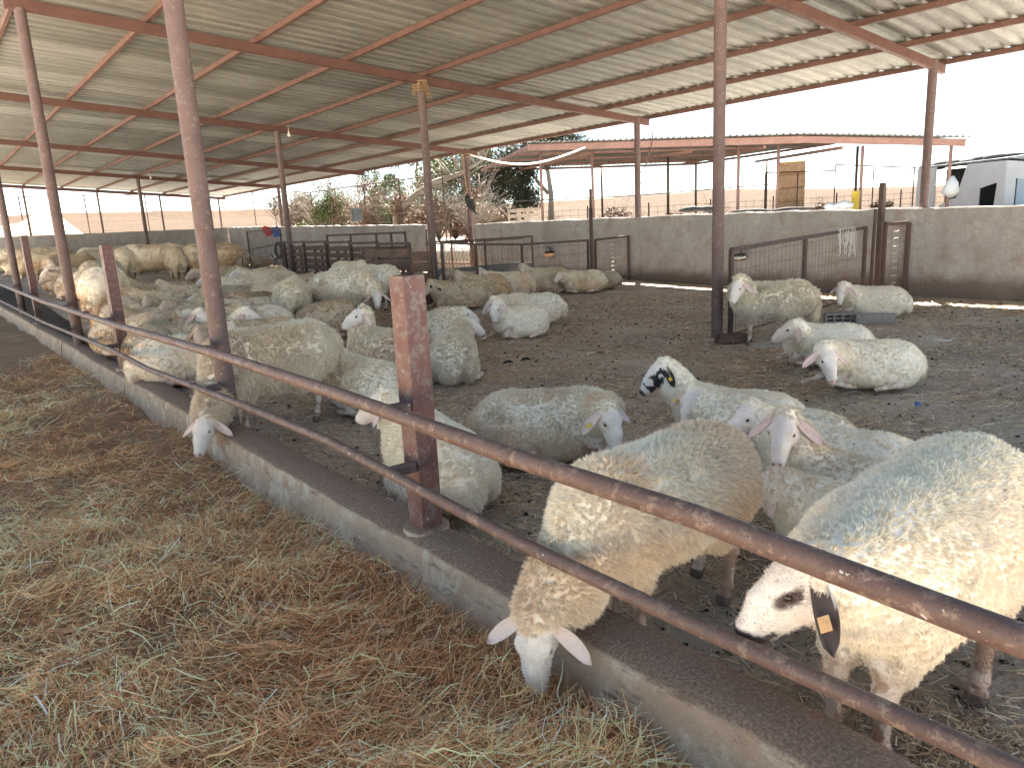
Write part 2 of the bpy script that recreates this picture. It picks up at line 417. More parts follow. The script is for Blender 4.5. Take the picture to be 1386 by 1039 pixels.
def hump(x, y):
    "hay heaped along the alley, lower in a trodden hollow by the far curb and bare at the near left"
    n = .5+.5*fbm(xyz(x*1.1, y*1.1), 3, 31)
    h = .12*n+.07*np.clip(fbm(xyz(x*2.2, y*2.2), 3, 33), -.6, 1)+.12*np.exp(-((x-.35)/.9)**2-((y-2.6)/1.8)**2)+.06*np.exp(-((x-1.0)/.5)**2-((y-1.5)/.6)**2)
    return h*np.clip((y+.6-(x*-0))/1.2, .3, 1)
def alleyz(x, y): return -.10+hump(x, y)+.012*fbm(xyz(x*7, y*7), 3, 3)
xs = np.arange(-.61, 1.62, .05); ys = np.concatenate([np.arange(-.64, 12, .06), np.arange(12, 42, .4)])
tag(grid_mesh('feeding_alley', xs, ys, alleyz, M_ALLEY), kind='structure')
AZ = np.radians([-180, -20, 4, 8.9, 19.5, 40, 55, 62, 67, 75, 110, 180]); EL = np.array([0, .030, .037, .039, .0357, .027, .031, .0235, .0205, .018, .0, 0])
def fieldz(x, y):
    r = np.hypot(x, y); az = np.arctan2(x, y); e = np.interp(az, AZ, EL)
    out = np.maximum(x-X_WALL-.15, y-Y_FAR-.15)
    base = np.clip(out/.35, 0, 1)
    top = np.where(y-Y_FAR > x-X_WALL, 1.75, 1.12)
    far = 1.6+e*np.minimum(r, 95)
    w = np.clip((out-6)/60, 0, 1); w = w*w*(3-2*w)
    z = top*(1-w)+far*w+.10*fbm(xyz(x*.35, y*.35), 4, 2)*np.clip(out/3, 0, 1)
    z = np.where(r > 95, np.maximum(z, 1.6+e*95), z)
    z = np.where(x < -41, np.minimum(z, 1.0), z)
    return np.where(out > 0, -.6+(z+.6)*base, np.where((x < -39.8) | (y < -39.8), -.08, -.6))
def warp(c, lo, hi): return np.concatenate([-np.geomspace(lo, hi, 26)[::-1]+c, np.arange(c-lo+.15, c+lo, .15), c+np.geomspace(lo, hi, 130)])
tag(grid_mesh('dry_field', warp(13.8, 1.2, 1200), warp(41.4, 1.2, 1200), fieldz, M_FIELD), kind='structure')

# ------------------------------------------------------------------ curb wall and feeding rails
def curb():
    V = []; F = []; ys = np.arange(-3, 44, .05)
    for j, y in enumerate(ys):
        n = lambda s, k: float(fbm(np.array([[y*s, k*3.1, 0]]), 3, 40+k)[0])
        bow = .012*math.sin(y*1.1); e = .018*n(5, 1); g = .05 if y < 2.4 else 0
        x0 = X_CURB0+bow+.012*n(3, 2); x1 = X_CURB1+bow+.02*n(4, 3); zt = .205+.012*n(3, 4)
        P = [(x0-.05, -.35), (x0-.035+.01*n(6, 9), -.12), (x0-.012+.008*n(7, 8), .03), (x0+.003, zt-.06), (x0+.012, zt-.022+e*.4), (x0+.035, zt-.005), (x0+.07, zt+.004*n(9, 5)),
             ((x0+x1)/2, zt+.012+.008*n(8, 6)), (x1-.06, zt+.006*n(8, 7)), (x1-.02+e, zt-.012), (x1+.005+e, zt-.05), (x1+.02, .02), (x1+.03, -.35)]
        V += [(x, y, z) for x, z in P]
    k = 13
    F = [(j*k+i, j*k+i+1, (j+1)*k+i+1, (j+1)*k+i) for j in range(len(ys)-1) for i in range(k-1)]
    F += [tuple(range(k-1, -1, -1)), tuple((len(ys)-1)*k+i for i in range(k))]
    root = empty('low_concrete_curb', (1.65, 3, 0), 0, 'low worn concrete curb running between the hay and the pen under the pipe rails', 'curb')
    o = mesh_np('curb_wall', np.array(V)-[1.65, 3, 0], F, M_CURB, root, True)
    for y in (4.02, 12.9, 8.6):                               # casting joints
        m = MB(); x = X_CURB0
        m.tube([(x-.034, y+.02, -.08), (x-.008, y, .06), (x+.006, y+.01, .15), (x+.02, y, .198)], .005, 6)
        m.build('casting_joint', M_DARK, root, True).location = (-1.65, -3, 0)
curb()

FG = 'rails and short posts of the feeding fence'
fence = empty('feeding_fence', (1.65, 5, .2), 0, 'two long rust brown pipe rails carried on brackets above the concrete curb', 'fence')
OFF = Vector((-1.65, -5, -.2))
def put(o): o.location = OFF; return o
m = MB(); m.tube([(1.46,-3.2,.79),(1.49,.37,.79),(1.49,1.12,.82),(1.49,1.86,.815),(1.49,3.26,.838),(1.49,4.98,.842),(1.49,8.26,.80),(1.49,14,.78),(1.49,24,.86)], .033, 20)
put(m.build('upper_rail', M_RAIL, fence, True))
m = MB(); m.tube([(1.46,-3.2,.52),(1.49,.46,.515),(1.49,1.11,.50),(1.49,1.88,.50),(1.49,3.35,.565),(1.49,4.6,.55),(1.49,7.16,.48),(1.49,8.7,.50),(1.49,14,.42),(1.49,24,.40)], .0245, 18)
put(m.build('lower_rail', M_RAIL, fence, True))
for y in (1.86+.02, 9.9):
    for z in (.815,): 
        m = MB(); m.tube([(1.49, y-.012, z), (1.49, y+.012, z)], .0365, 20); put(m.build('pipe_weld', M_RAIL, fence, True))
for (y, z, xx) in [(2.78,.835,1.6),(2.78,.55,1.6),(5.46,.84,1.58),(5.46,.55,1.58),(9.1,.80,1.6),(9.1,.50,1.6),(12.1,.78,1.58),(12.1,.45,1.58),(15.9,.80,1.6)]:
    m = MB(); m.bar((1.50, y, z-.012), (xx+.02, y, z-.012), .05, .045); put(m.build('rail_bracket', M_POST, fence))

def square_post(x, y, top, label, a=.112):
    o = empty('fence_post', (x, y, .15), .06, label, 'post', 'short square fence posts standing on the curb')
    m = MB(); t = .008; h = a/2; z0, z1 = 0, top-.15          # open channel: three walls and folded lips
    m.box((-h,-h,z0), (-h+t,h,z1)); m.box((-h+t,-h,z0), (h,-h+t,z1)); m.box((-h+t,h-t,z0), (h,h,z1)); m.box((h-t,-h+t,z0), (h,-h+.05,z1)); m.box((h-t,h-.05,z0), (h,h-t,z1))
    m.build('steel_channel', M_NPOST, o)
    m = MB(); m.tube([(0,0,.03),(0,0,.075)], .11, 12); m.build('cement_foot', M_CURB, o, True)
    return o
square_post(1.68, 2.81, 1.405, 'nearest short square oxide red post, cut off open at the top, on the curb')
square_post(1.68, 9.15, 1.60, 'second short square post, between two tall round posts in front of the resting flock')
square_post(1.68, 16.4, 1.85, 'farthest short square post, at the left edge of the view')

# ------------------------------------------------------------------ main shed
ROWS = [1.67, 7.86, 13.85]; BEAMS = [1.75, 5.55, 12.08, 19.0, 26.42, 34.09, 42.8]
def zr(x): return 4.87-.0733*x          # axis of the beams
shed = empty('open_shed', (7, 18, 0), 0, 'open sheep shed roof of corrugated metal on red steel beams and round posts', 'shed')
def sput(o): o.location = Vector((-7, -18, 0)); return o
for y in BEAMS[1:]:
    m = MB(); m.bar((1.5, y, zr(1.5)), (14.25, y, zr(14.25)), .085, .15); sput(m.build('roof_beam', M_BEAM, shed))
PX = [14.29-1.58*k for k in range(9)]
for x in PX:
    m = MB(); m.bar((x, 1.65, zr(x)+.12), (x, 43.3, zr(x)+.12), .07, .085); sput(m.build('purlin', M_PURLIN, shed))
pitch = .285
prof = []
y = 1.55
while y < 43.5:
    prof += [(y, 0), (y+.17, 0), (y+.195, .048), (y+.25, .048), (y+.275, 0)]; y += pitch
prof = np.array(prof); xr = np.arange(1.46, 14.4, .8).tolist()+[14.42]
V = []; 
for x in xr:
    wob = .004*vnoise(xyz(np.full(len(prof), x*2), prof[:, 0]*1.3, 0), 3)
    V.append(np.stack([np.full(len(prof), x), prof[:, 0], zr(x)+.166+prof[:, 1]+wob], -1))
V = np.concatenate(V); b = len(prof); i = (np.arange(len(xr)-1)[:, None]*b+np.arange(b-1)[None]).ravel()
sput(mesh_np('corrugated_roof', V, np.stack([i, i+b, i+b+1, i+1], -1), M_ROOF, shed))
def post(x, y, z0, z1, r=.078, mt=None, lean=(0, 0), parent=shed, name='round_post'):
    m = MB(); m.tube([(x, y, z0), (x+lean[0], y+lean[1], z1)], r, 20); return sput(smooth_by_angle(m.build(name, mt or M_POST, parent)))
for j, y in enumerate(BEAMS[1:-1]):
    for i, x in enumerate(ROWS):
        if (i, j) == (2, 3): continue
        base = .15 if i == 0 else float(gz(x, y))-.1
        post(x, y, base, zr(x)-.05 if i < 2 else zr(x)+.10, (.070, .073, .073)[i] if not (i == 0 and j == 0) else .066)
for x in ROWS+[4.7, 10.8]:
    post(x, 42.8, .5, zr(x)-.05, .05)
m = MB(); m.tube([(7.86, 5.62, -.02), (7.86, 5.62, .05)], .11, 12); sput(m.build('cement_foot', M_CURB, shed, True))
m = MB(); m.tube([(1.65, 5.62, .19), (1.65, 5.62, .245)], .12, 12); sput(m.build('cement_foot', M_CURB, shed, True))

# ------------------------------------------------------------------ pen walls
def wallB(y0, y1, name_label, cuts=None):
    tops_y = [-6, 3.97, 8.47, 10.03, 13, 18.62, 41.3]; tops_z = [1.44, 1.49, 1.60, 1.62, 1.64, 1.68, 2.22]
    ys = np.arange(y0, y1+.001, .12); V = []
    for y in ys:
        zt = float(np.interp(y, tops_y, tops_z))+.014*float(vnoise(np.array([[y*3, 0, 0]]), 4)[0])+.006*float(vnoise(np.array([[y*17, 0, 0]]), 8)[0])
        zs = [-.4, .35, .8, 1.2, zt-.02, zt]
        for k, z in enumerate(zs): V.append((X_WALL-.01*(k == 0)+.006*float(vnoise(np.array([[y*2, z*4, 0]]), 6)[0])+.012*(k == 5), y, z))
        V += [(X_WALL+.18, y, zt), (X_WALL+.19, y, -.4)]
    k = 8; n = len(ys)
    F = [(j*k+i, j*k+i+1, (j+1)*k+i+1, (j+1)*k+i) for j in range(n-1) for i in range(k-1)]+[tuple(range(k-1, -1, -1)), tuple((n-1)*k+i for i in range(k))]
    o = mesh_np('block_wall', np.array(V)-[X_WALL, y0, 0], F, M_WALL); o.location = (X_WALL, y0, 0)
    return tag(o, name_label, 'wall')
wallB(-6, 18.7, 'long grey rendered block wall along the sunny outer side of the pen')
wallB(21.4, Y_FAR, 'grey block wall continuing behind the pallet fence to the far corner')
def wallA():
    xs = np.arange(-6, X_WALL+.19, .15); V = []
    for x in xs:
        zt = 2.2+.01*float(vnoise(np.array([[x*3, 1, 0]]), 4)[0])
        V += [(x, Y_FAR, .2), (x, Y_FAR, zt), (x, Y_FAR+.2, zt), (x, Y_FAR+.2, .2)]
    F = [(j*4+i, (j+1)*4+i, (j+1)*4+i+1, j*4+i+1) for j in range(len(xs)-1) for i in range(3)]
    o = mesh_np('block_wall', np.array(V)-[4, Y_FAR, 0], F, M_WALL); o.location = (4, Y_FAR, 0)
    tag(o, 'dark grey block wall closing the far left end of the pen', 'wall')
wallA()

# ------------------------------------------------------------------ sheep: implicit bodies turned into one continuous mesh
class Prim:
    __slots__ = ('t', 'a', 'b', 'ra', 'rb', 'R', 'k', 'w', 'lo', 'hi', 'sub')
def ell(c, r, w, R=None, k=.05, sub=False):
    p = Prim(); p.t = 0; p.a = np.array(c, float); p.b = np.array(r, float); p.R = np.eye(3) if R is None else R
    m = max(r); p.lo = p.a-m; p.hi = p.a+m; p.k = k; p.w = w; p.sub = sub; return p
def cap(a, b, ra, rb, w, k=.04, sub=False):
    p = Prim(); p.t = 1; p.a = np.array(a, float); p.b = np.array(b, float); p.ra = ra; p.rb = rb
    p.lo = np.minimum(p.a-ra, p.b-rb); p.hi = np.maximum(p.a+ra, p.b+rb); p.k = k; p.w = w; p.sub = sub; return p
def pdist(p, Q):
    if p.t == 0:
        q = (Q-p.a)@p.R
        k0 = np.sqrt(((q/p.b)**2).sum(-1)); k1 = np.sqrt(((q/p.b**2)**2).sum(-1))+1e-9
        return k0*(k0-1)/k1
    ba = p.b-p.a; h = np.clip(((Q-p.a)@ba)/(ba@ba), 0, 1)
    return np.linalg.norm(Q-p.a-h[..., None]*ba, axis=-1)-(p.ra+(p.rb-p.ra)*h)
def smin(a, b, k):
    h = np.maximum(k-np.abs(a-b), 0)/k; return np.minimum(a, b)-h*h*k*.25
def field_grid(prims, h):
    lo = np.min([p.lo for p in prims], 0)-.04; hi = np.max([p.hi for p in prims], 0)+.04
    n = np.ceil((hi-lo)/h).astype(int)+1; Fd = np.full(n, .3, np.float64)
    ax = [lo[i]+np.arange(n[i])*h for i in range(3)]
    for p in prims:
        m = .06+p.k
        s = [slice(max(0, int((p.lo[i]-m-lo[i])/h)), min(n[i], int((p.hi[i]+m-lo[i])/h)+2)) for i in range(3)]
        Q = np.stack(np.meshgrid(ax[0][s[0]], ax[1][s[1]], ax[2][s[2]], indexing='ij'), -1)
        d = pdist(p, Q); cur = Fd[s[0], s[1], s[2]]
        Fd[s[0], s[1], s[2]] = -smin(-cur, d, p.k) if p.sub else smin(cur, d, p.k)
    return Fd, lo
def surface_net(Fd, lo, h):
    n = np.array(Fd.shape); ins = Fd < 0
    c = [ins[i:n[0]-1+i, j:n[1]-1+j, k:n[2]-1+k] for i in (0, 1) for j in (0, 1) for k in (0, 1)]
    s = sum(x.astype(np.int8) for x in c); act = (s > 0) & (s < 8); I = np.argwhere(act)
    idx = np.full(act.shape, -1, np.int64); idx[act] = np.arange(len(I))
    acc = np.zeros((len(I), 3)); cnt = np.zeros(len(I))
    offs = [(i, j, k) for i in (0, 1) for j in (0, 1) for k in (0, 1)]
    for a in range(3):
        for o in offs:
            if o[a]: continue
            o2 = list(o); o2[a] = 1
            A = Fd[tuple((I+o).T)]; B = Fd[tuple((I+o2).T)]; m = (A < 0) != (B < 0)
            t = np.where(m, A/(A-B+1e-12), 0)
            P = np.tile(np.array(o, float), (len(I), 1)); P[:, a] += t
            acc += P*m[:, None]; cnt += m
    V = lo+(I+acc/cnt[:, None])*h; Q = []
    for a in range(3):
        b, cx = (a+1) % 3, (a+2) % 3
        sl0 = [slice(None)]*3; sl1 = [slice(None)]*3; sl0[a] = slice(0, -1); sl1[a] = slice(1, None)
        A = ins[tuple(sl0)]; B = ins[tuple(sl1)]; E = np.argwhere(A != B)
        E = E[(E[:, b] > 0) & (E[:, cx] > 0)]
        if not len(E): continue
        eb = np.zeros(3, int); eb[b] = 1; ec = np.zeros(3, int); ec[cx] = 1
        lim = np.array(act.shape); ok = (E < lim).all(1); E = E[ok]
        q = np.stack([idx[tuple((E-eb-ec).T)], idx[tuple((E-ec).T)], idx[tuple(E.T)], idx[tuple((E-eb).T)]], 1)
        fl = ~A[tuple(E.T)]; q[fl] = q[fl][:, ::-1]; Q.append(q)
    Q = np.concatenate(Q); return V, Q[(Q >= 0).all(1)]
def vnormals(V, Q):
    n = np.cross(V[Q[:, 2]]-V[Q[:, 0]], V[Q[:, 3]]-V[Q[:, 1]]); a = np.linalg.norm(n, axis=1)
    N_ = np.zeros_like(V)
    for k in range(4): np.add.at(N_, Q[:, k], n)
    return N_/(np.linalg.norm(N_, axis=1, keepdims=True)+1e-12), n, a

def unit(v): v = np.asarray(v, float); return v/np.linalg.norm(v)
def head_frame(D, roll=0):
    X = unit(D); Y = np.cross([0, 0, 1], X); Y = unit(Y) if np.linalg.norm(Y) > 1e-3 else np.array([0, 1., 0]); Z = np.cross(X, Y)
    if roll: c, s = math.cos(roll), math.sin(roll); Y, Z = Y*c+Z*s, Z*c-Y*s
    return np.stack([X, Y, Z], 1)          # columns
def head_prims(P, R, s=1.0):
    g = lambda x, y, z: P+R@(np.array([x, y, z])*s)
    S = []
    S.append(ell(g(.035,0,-.012), np.array([.085,.060,.072])*s, 1, R, .03))
    S.append(cap(g(.075,0,-.012), g(.215,0,-.038), .056*s, .0335*s, 1, .03))
    S.append(cap(g(.05,0,.030), g(.15,0,.012), .036*s, .030*s, 1, .03))       # roman nose
    S.append(cap(g(.15,0,.010), g(.225,0,-.022), .029*s, .022*s, 1, .025))
    S.append(cap(g(.03,0,-.062), g(.205,0,-.060), .040*s, .021*s, 1, .03))    # jaw
    S.append(ell(g(.236,0,-.034), np.array([.024,.031,.029])*s, 1, R, .015))
    for e in (1, -1):
        S.append(ell(g(.068,e*.047,.022), np.array([.026,.018,.018])*s, 1, R, .02))  # brow
        S.append(ell(g(.05,e*.042,-.045), np.array([.04,.022,.035])*s, 1, R, .02))   # cheek
        S.append(cap(g(.252,e*.012,-.022), g(.262,e*.020,-.012), .0055*s, .004*s, 1, .008, True))  # nostril
        S.append(cap(g(.200,e*.042,-.057), g(.262,e*.014,-.052), .0035*s, .0035*s, 1, .008, True)) # mouth
        S.append(ell(g(.081,e*.061,.006), np.array([.014,.010,.010])*s, 1, R, .008, True))          # socket
    return S
def ear_mesh(P, R, side, s, L=.165, Wd=.062, out=.75, drop=.85):
    base = P+R@(np.array([-.005, side*.056, .012])*s)
    d = unit(R[:, 1]*side*out+np.array([0, 0, -drop])-R[:, 0]*.18); f = unit(R[:, 0]-d*(R[:, 0]@d)); nrm = np.cross(d, f)*side
    nu, nv = 9, 7; V = []; 
    for t in (0, 1):
        for i in range(nu):
            u = i/(nu-1); w = Wd*(.35+.65*math.sin(min(1, u*1.35+.12)*math.pi*.5))*math.sqrt(max(0, 1-u**3.2))+.002
            c = base+d*L*s*u+np.array([0, 0, -1])*.035*s*u*u+nrm*(.012*math.sin(u*3)*s)
            for j in range(nv):
                v = j/(nv-1)*2-1; cup = .016*s*(1-v*v)*(1-u*.5)
                V.append(c+f*v*w*.5*s+nrm*(cup+(0 if t else -.004*s)))
    V = np.array(V); F = []
    k = nu*nv
    for i in range(nu-1):
        for j in range(nv-1):
            a = i*nv+j; F.append((a, a+1, a+nv+1, a+nv)); F.append((k+a, k+a+nv, k+a+nv+1, k+a+1))
    def rim(a, b): F.append((a, b, b+k, a+k))
    for i in range(nu-1): rim(i*nv, (i+1)*nv); rim((i+1)*nv+nv-1, i*nv+nv-1)
    for j in range(nv-1): rim((nu-1)*nv+j, (nu-1)*nv+j+1)
    tagp = base+d*L*s*.62+nrm*.014*s+np.array([0,0,-.02])*s
    return V, np.array(F), (tagp, nrm, d, f)

CREAM = np.array([.96, .88, .75]); TAN = np.array([.74, .52, .32]); GREYW = np.array([.46, .40, .33]); WHITE = np.array([.86, .78, .71]); PINK = np.array([.70, .45, .40]); BLACK = np.array([.03, .022, .022])

def build_sheep(name, pose='lie', poll=(.60, 0, .60), nose=(1, 0, -.35), h=.014, n_str=16000, slen=.024, swid=.004,
                seed=0, tan=.5, dirt=.3, coat=None, roll=0, legs=None, wool_neck=.62, tags=None, belly=1., curl=.5, fuzz=0, fat=1., headscale=1., front=None, hind=None, sag=0., body_only=False):
    """local frame: x towards the head, z up, origin on the ground under the middle of the trunk.
    returns dict of meshes (body, fleece) data and eye/tag positions"""
    W, K = 0, 1; P = []; poll = np.array(poll, float); R = head_frame(nose, roll); hs = 1.05*headscale
    if pose == 'stand':
        P += [ell((0,0,.515), (.42,.205*fat,.205), W, k=.06), ell((.25,0,.52), (.21,.175*fat,.20), W, k=.08), ell((-.27,0,.54), (.23,.20*fat,.195), W, k=.08),
              ell((-.02,0,.44), (.30,.175*fat,.15*belly), W, k=.08), ell((-.485,0,.50), (.05,.085,.13), W, k=.05), cap((-.50,0,.42), (-.50,.01,.24), .04, .022, W, .04)]
        fl = front or [(.29, .085), (.27, -.09)]; hl = hind or [(-.30, .11), (-.34, -.11)]
        for i, (fx, fy) in enumerate(fl):
            s = 1 if fy > 0 else -1
            P += [cap((.27, s*.10, .44), (fx*.5+.13, fy, .29), .075, .048, W, .06), cap((fx*.5+.13, fy, .33), (fx, fy, .20), .040, .027, K, .03),
                  cap((fx, fy, .20), (fx-.005, fy, .07), .0215, .019, K, .02), ell((fx, fy, .215), (.027,.025,.032), K, k=.02), ell((fx+.004, fy, .075), (.026,.024,.026), K, k=.015),
                  cap((fx+.012, fy-.011, .035), (fx+.026, fy-.013, .010), .019, .018, K, .012), cap((fx+.012, fy+.011, .035), (fx+.026, fy+.013, .010), .019, .018, K, .008)]
        for i, (hx, hy) in enumerate(hl):
            s = 1 if hy > 0 else -1
            P += [cap((-.30, s*.11, .48), (hx+.07, hy, .33), .105, .062, W, .06), cap((hx+.06, hy, .34), (hx-.06, hy, .225), .050, .028, K, .03),
                  cap((hx-.06, hy, .225), (hx-.035, hy, .075), .0235, .020, K, .02), ell((hx-.062, hy, .235), (.03,.022,.03), K, k=.02), ell((hx-.03, hy, .075), (.026,.024,.026), K, k=.015),
                  cap((hx-.02, hy-.011, .035), (hx-.004, hy-.013, .010), .019, .018, K, .012), cap((hx-.02, hy+.011, .035), (hx-.004, hy+.013, .010), .019, .018, K, .008)]
        n0 = np.array([.33, 0, .56])
    else:
        P += [ell((0,0,.235), (.43,.235*fat,.225), W, k=.06), ell((.24,0,.25), (.22,.19*fat,.215), W, k=.08), ell((-.25,0,.24), (.25,.235*fat,.21), W, k=.08),
              ell((-.03,.03,.12), (.36,.25*fat,.13), W, k=.08), ell((-.49,0,.17), (.06,.09,.13), W, k=.05)]
        for s in (1, -1):
            P += [ell((-.22, s*.19, .16), (.19,.085,.15), W, k=.05)]
            P += [cap((-.07, s*.235, .10), (-.22, s*.27, .045), .045, .028, K, .03), cap((-.22, s*.27, .045), (-.03, s*.285, .030), .024, .020, K, .02),
                  cap((-.03, s*.285, .030), (.04, s*.285, .022), .026, .022, K, .015)]
        P += [cap((.30, .13, .17), (.43, .15, .075), .06, .036, K, .04), cap((.43, .15, .075), (.27, .17, .035), .027, .021, K, .02), cap((.27, .17, .035), (.20, .165, .025), .025, .022, K, .015),
              cap((.30, -.13, .17), (.45, -.14, .075), .06, .036, K, .04), cap((.45, -.14, .075), (.56, -.15, .035), .028, .021, K, .02), cap((.56, -.15, .035), (.63, -.15, .022), .024, .021, K, .015)]
        n0 = np.array([.32, 0, .31])
    # neck
    mid = n0*.5+poll*.5+np.array([.03, 0, (-.015 if pose == 'stand' else .0)-sag])
    pe = poll-R[:, 0]*.03+R[:, 2]*-.03
    P += [cap(n0, mid, .145, .115, W, .09), cap(mid, n0+(pe-n0)*max(.5, wool_neck+.15), .112, .078, W, .05), cap(n0+(pe-n0)*wool_neck, pe, .085, .066, W if wool_neck >= .6 else K, .05)]
    P += [ell(poll+R@(np.array([-.022, 0, .016])*hs), np.array([.045, .045, .052])*hs, W, R, k=.02)]
    P += head_prims(poll, R, hs)
    Fd, lo = field_grid(P, h); V, Q = surface_net(Fd, lo, h)
    # wool weight
    dw = np.min([pdist(p, V) for p in P if p.w == 0], 0); dk = np.min([pdist(p, V) for p in P if p.w == 1 and not p.sub], 0)
    ww = np.clip(.5+(dk-dw)/.03+.35*vnoise(V*22, seed+5), 0, 1)
    Nv, fn, fa = vnormals(V, Q)
    lump = .5*fbm(V*9+seed, 3, seed+1)+.35*fbm(V*24+seed, 2, seed+2)
    V = V+Nv*(ww*(.014*lump+.006))[:, None]
    if pose == 'lie': V[:, 2] = np.maximum(V[:, 2], -.01)
    nb = len(V)
    # coat colours
    q = (V-poll)@R/hs
    below = np.clip((.36-V[:, 2])/.3, 0, 1) if pose == 'lie' else np.clip((.62-V[:, 2])/.35, 0, 1)
    st = np.clip(.42+1.3*fbm(V*3.2+seed*3, 3, seed+7)+.9*(below-.35), 0, 1)*tan
    dd = np.clip(fbm(V*6+seed, 4, seed+8)*2.2-.35+1.1*below*below, 0, 1)*dirt
    def coatc(V, st, dd):
        c = CREAM*(1-st[:, None])+TAN*st[:, None]; return c*(1-dd[:, None])+GREYW*dd[:, None]
    C = coatc(V, st, dd)
    sk = np.tile(WHITE, (len(V), 1))
    tipn = np.exp(-((q[:, 0]-.262)/.022)**2)*(np.abs(q[:, 1]) < .05)*(q[:, 0] > .1)
    sk = sk*(1-.75*tipn[:, None])+PINK*.75*tipn[:, None]
    nst = (q[:, 0] > .225) & (q[:, 0] < .3) & (np.abs(np.abs(q[:, 1])-.017) < .006) & (np.abs(q[:, 2]+.016) < .009)
    sk[nst] = (.12, .05, .05)
    low = V[:, 2] < .30
    lg = low & (np.linalg.norm(q, axis=1) > .33)
    sk[lg] = sk[lg]*np.array([.80, .72, .64]) if pose == 'stand' else sk[lg]*np.array([.92, .86, .8])
    sp = (fbm(V*22, 3, seed+9) > -.02) & lg; sk[sp] *= np.array([.62, .50, .42])
    hoof = (V[:, 2] < .038) & lg & (pose == 'stand'); sk[hoof] = (.10, .075, .06)
    rim = np.exp(-((q[:, 0]-.080)**2+(q[:, 2]-.008)**2)/.013**2)*(np.abs(q[:, 1]) > .03); sk = sk*(1-.55*rim[:, None])+np.array([.30, .20, .17])*.55*rim[:, None]
    grime = np.clip(fbm(V*20+seed, 4, seed+14)*2.4-.1, 0, 1)*(.10+.22*np.clip((q[:, 0]-.13)/.1, 0, 1)); sk = sk*(1-grime[:, None])+np.array([.36, .27, .20])*grime[:, None]
    blush = np.clip(.5+1.4*vnoise(V*14, seed+4), 0, 1)*.18; sk = sk*(1-blush[:, None])+np.array([.55, .38, .32])*blush[:, None]
    if coat: sk = coat(sk, q, V)
    C = sk*(1-ww[:, None])+C*ww[:, None]
    # ears
    eyes = []; tagl = []; Vs = [V]; Qs = [Q]; Cs = [C]; n = len(V)
    for s in (1, -1):
        o, dr = (.95, .75)
        eV, eF, tg = ear_mesh(poll, R, s, hs, out=o, drop=dr); Vs.append(eV); Qs.append(eF+n); n += len(eV)
        ec = np.tile(WHITE*.75+PINK*.25, (len(eV), 1)); ec[:len(eV)//2] = ec[:len(eV)//2]*.6+PINK*.4
        if coat: ec = coat(ec, ((eV-poll)@R/hs), eV, ear=s)
        Cs.append(ec); tagl.append(tg)
        eyes.append(poll+R@(np.array([.0805, s*.0535, .008])*hs))
    body = (np.concatenate(Vs), np.concatenate(Qs), np.concatenate(Cs))
    # fleece: tufts of fine locks rooted on the woolly skin
    r = np.random.default_rng(seed+100)
    Nv, fn, fa = vnormals(V, Q)
    wq = ww[Q].mean(1); up = Nv[Q].mean(1)[:, 2]
    prob = fa*(wq > .35)*np.clip(wq*1.3, 0, 1)*np.where(up < -.6, .35, 1.); prob /= prob.sum()
    per = 9; nt_ = max(1, n_str//per)
    qi = r.choice(len(Q), nt_, p=prob); uv = r.random((nt_, 2))
    def bil(A): 
        a, b, c, d = A[Q[qi, 0]], A[Q[qi, 1]], A[Q[qi, 2]], A[Q[qi, 3]]; u, v = uv[:, :1], uv[:, 1:]
        return a*(1-u)*(1-v)+b*u*(1-v)+c*u*v+d*(1-u)*v
    p0 = bil(V); nn = bil(Nv); nn /= np.linalg.norm(nn, axis=1, keepdims=True)+1e-9; cc = bil(C); wv = bil(ww[:, None])[:, 0]
    rep = lambda A: np.repeat(A, per, 0)
    ta = np.cross(nn, r.normal(size=nn.shape)); ta /= np.linalg.norm(ta, axis=1, keepdims=True)+1e-9; tb = np.cross(nn, ta)
    flow = np.array([-.35, 0, -.95])+.55*np.stack([fbm(p0*7+k*9+seed, 2, seed+20+k) for k in range(3)], -1)*2
    flow = flow-nn*(flow*nn).sum(1, keepdims=True)
    L = slen*(.65+.7*r.random(nt_))*(.45+.55*wv)
    tip = nn*(.66-curl*.12)+flow*(.45)+r.normal(size=nn.shape)*.13
    tip = tip/np.linalg.norm(tip, axis=1, keepdims=True)*L[:, None]
    rad = .62*math.sqrt(fa[wq > .35].sum()*.5/nt_)
    ang = r.random(nt_*per)*6.283; rr = np.sqrt(r.random(nt_*per))*rad
    root = rep(p0)+rep(ta)*(np.cos(ang)*rr)[:, None]+rep(tb)*(np.sin(ang)*rr)[:, None]-rep(nn)*.004
    off = (root-rep(p0))
    ends = rep(p0)+rep(tip)*(.8+.4*r.random((nt_*per, 1)))+off*.80+r.normal(size=root.shape)*slen*.10
    nr = rep(nn); side = np.cross(ends-root, nr+r.normal(size=root.shape)*.75); side /= np.linalg.norm(side, axis=1, keepdims=True)+1e-9
    sg = np.sign((np.cross(side, ends-root)*nr).sum(1, keepdims=True)); side = side*np.where(sg == 0, 1, sg)
    w = (swid*(.6+.8*r.random(nt_*per)))[:, None]
    midp = (root+ends)*.5+rep(nn)*slen*.10+r.normal(size=root.shape)*slen*curl*.12
    FV = np.stack([root-side*w*.5, root+side*w*.5, midp+side*w*.42, midp-side*w*.42, ends+side*w*.12, ends-side*w*.12], 1).reshape(-1, 3)
    i = np.arange(nt_*per)*6; FQ = np.concatenate([np.stack([i, i+1, i+2, i+3], 1), np.stack([i+3, i+2, i+4, i+5], 1)])
    if pose == 'lie': FV[:, 2] = np.maximum(FV[:, 2], -.005)
    cl = rep(cc)*(.93+.12*rep(r.random((nt_, 1))))*(.95+.1*r.random((nt_*per, 1)))
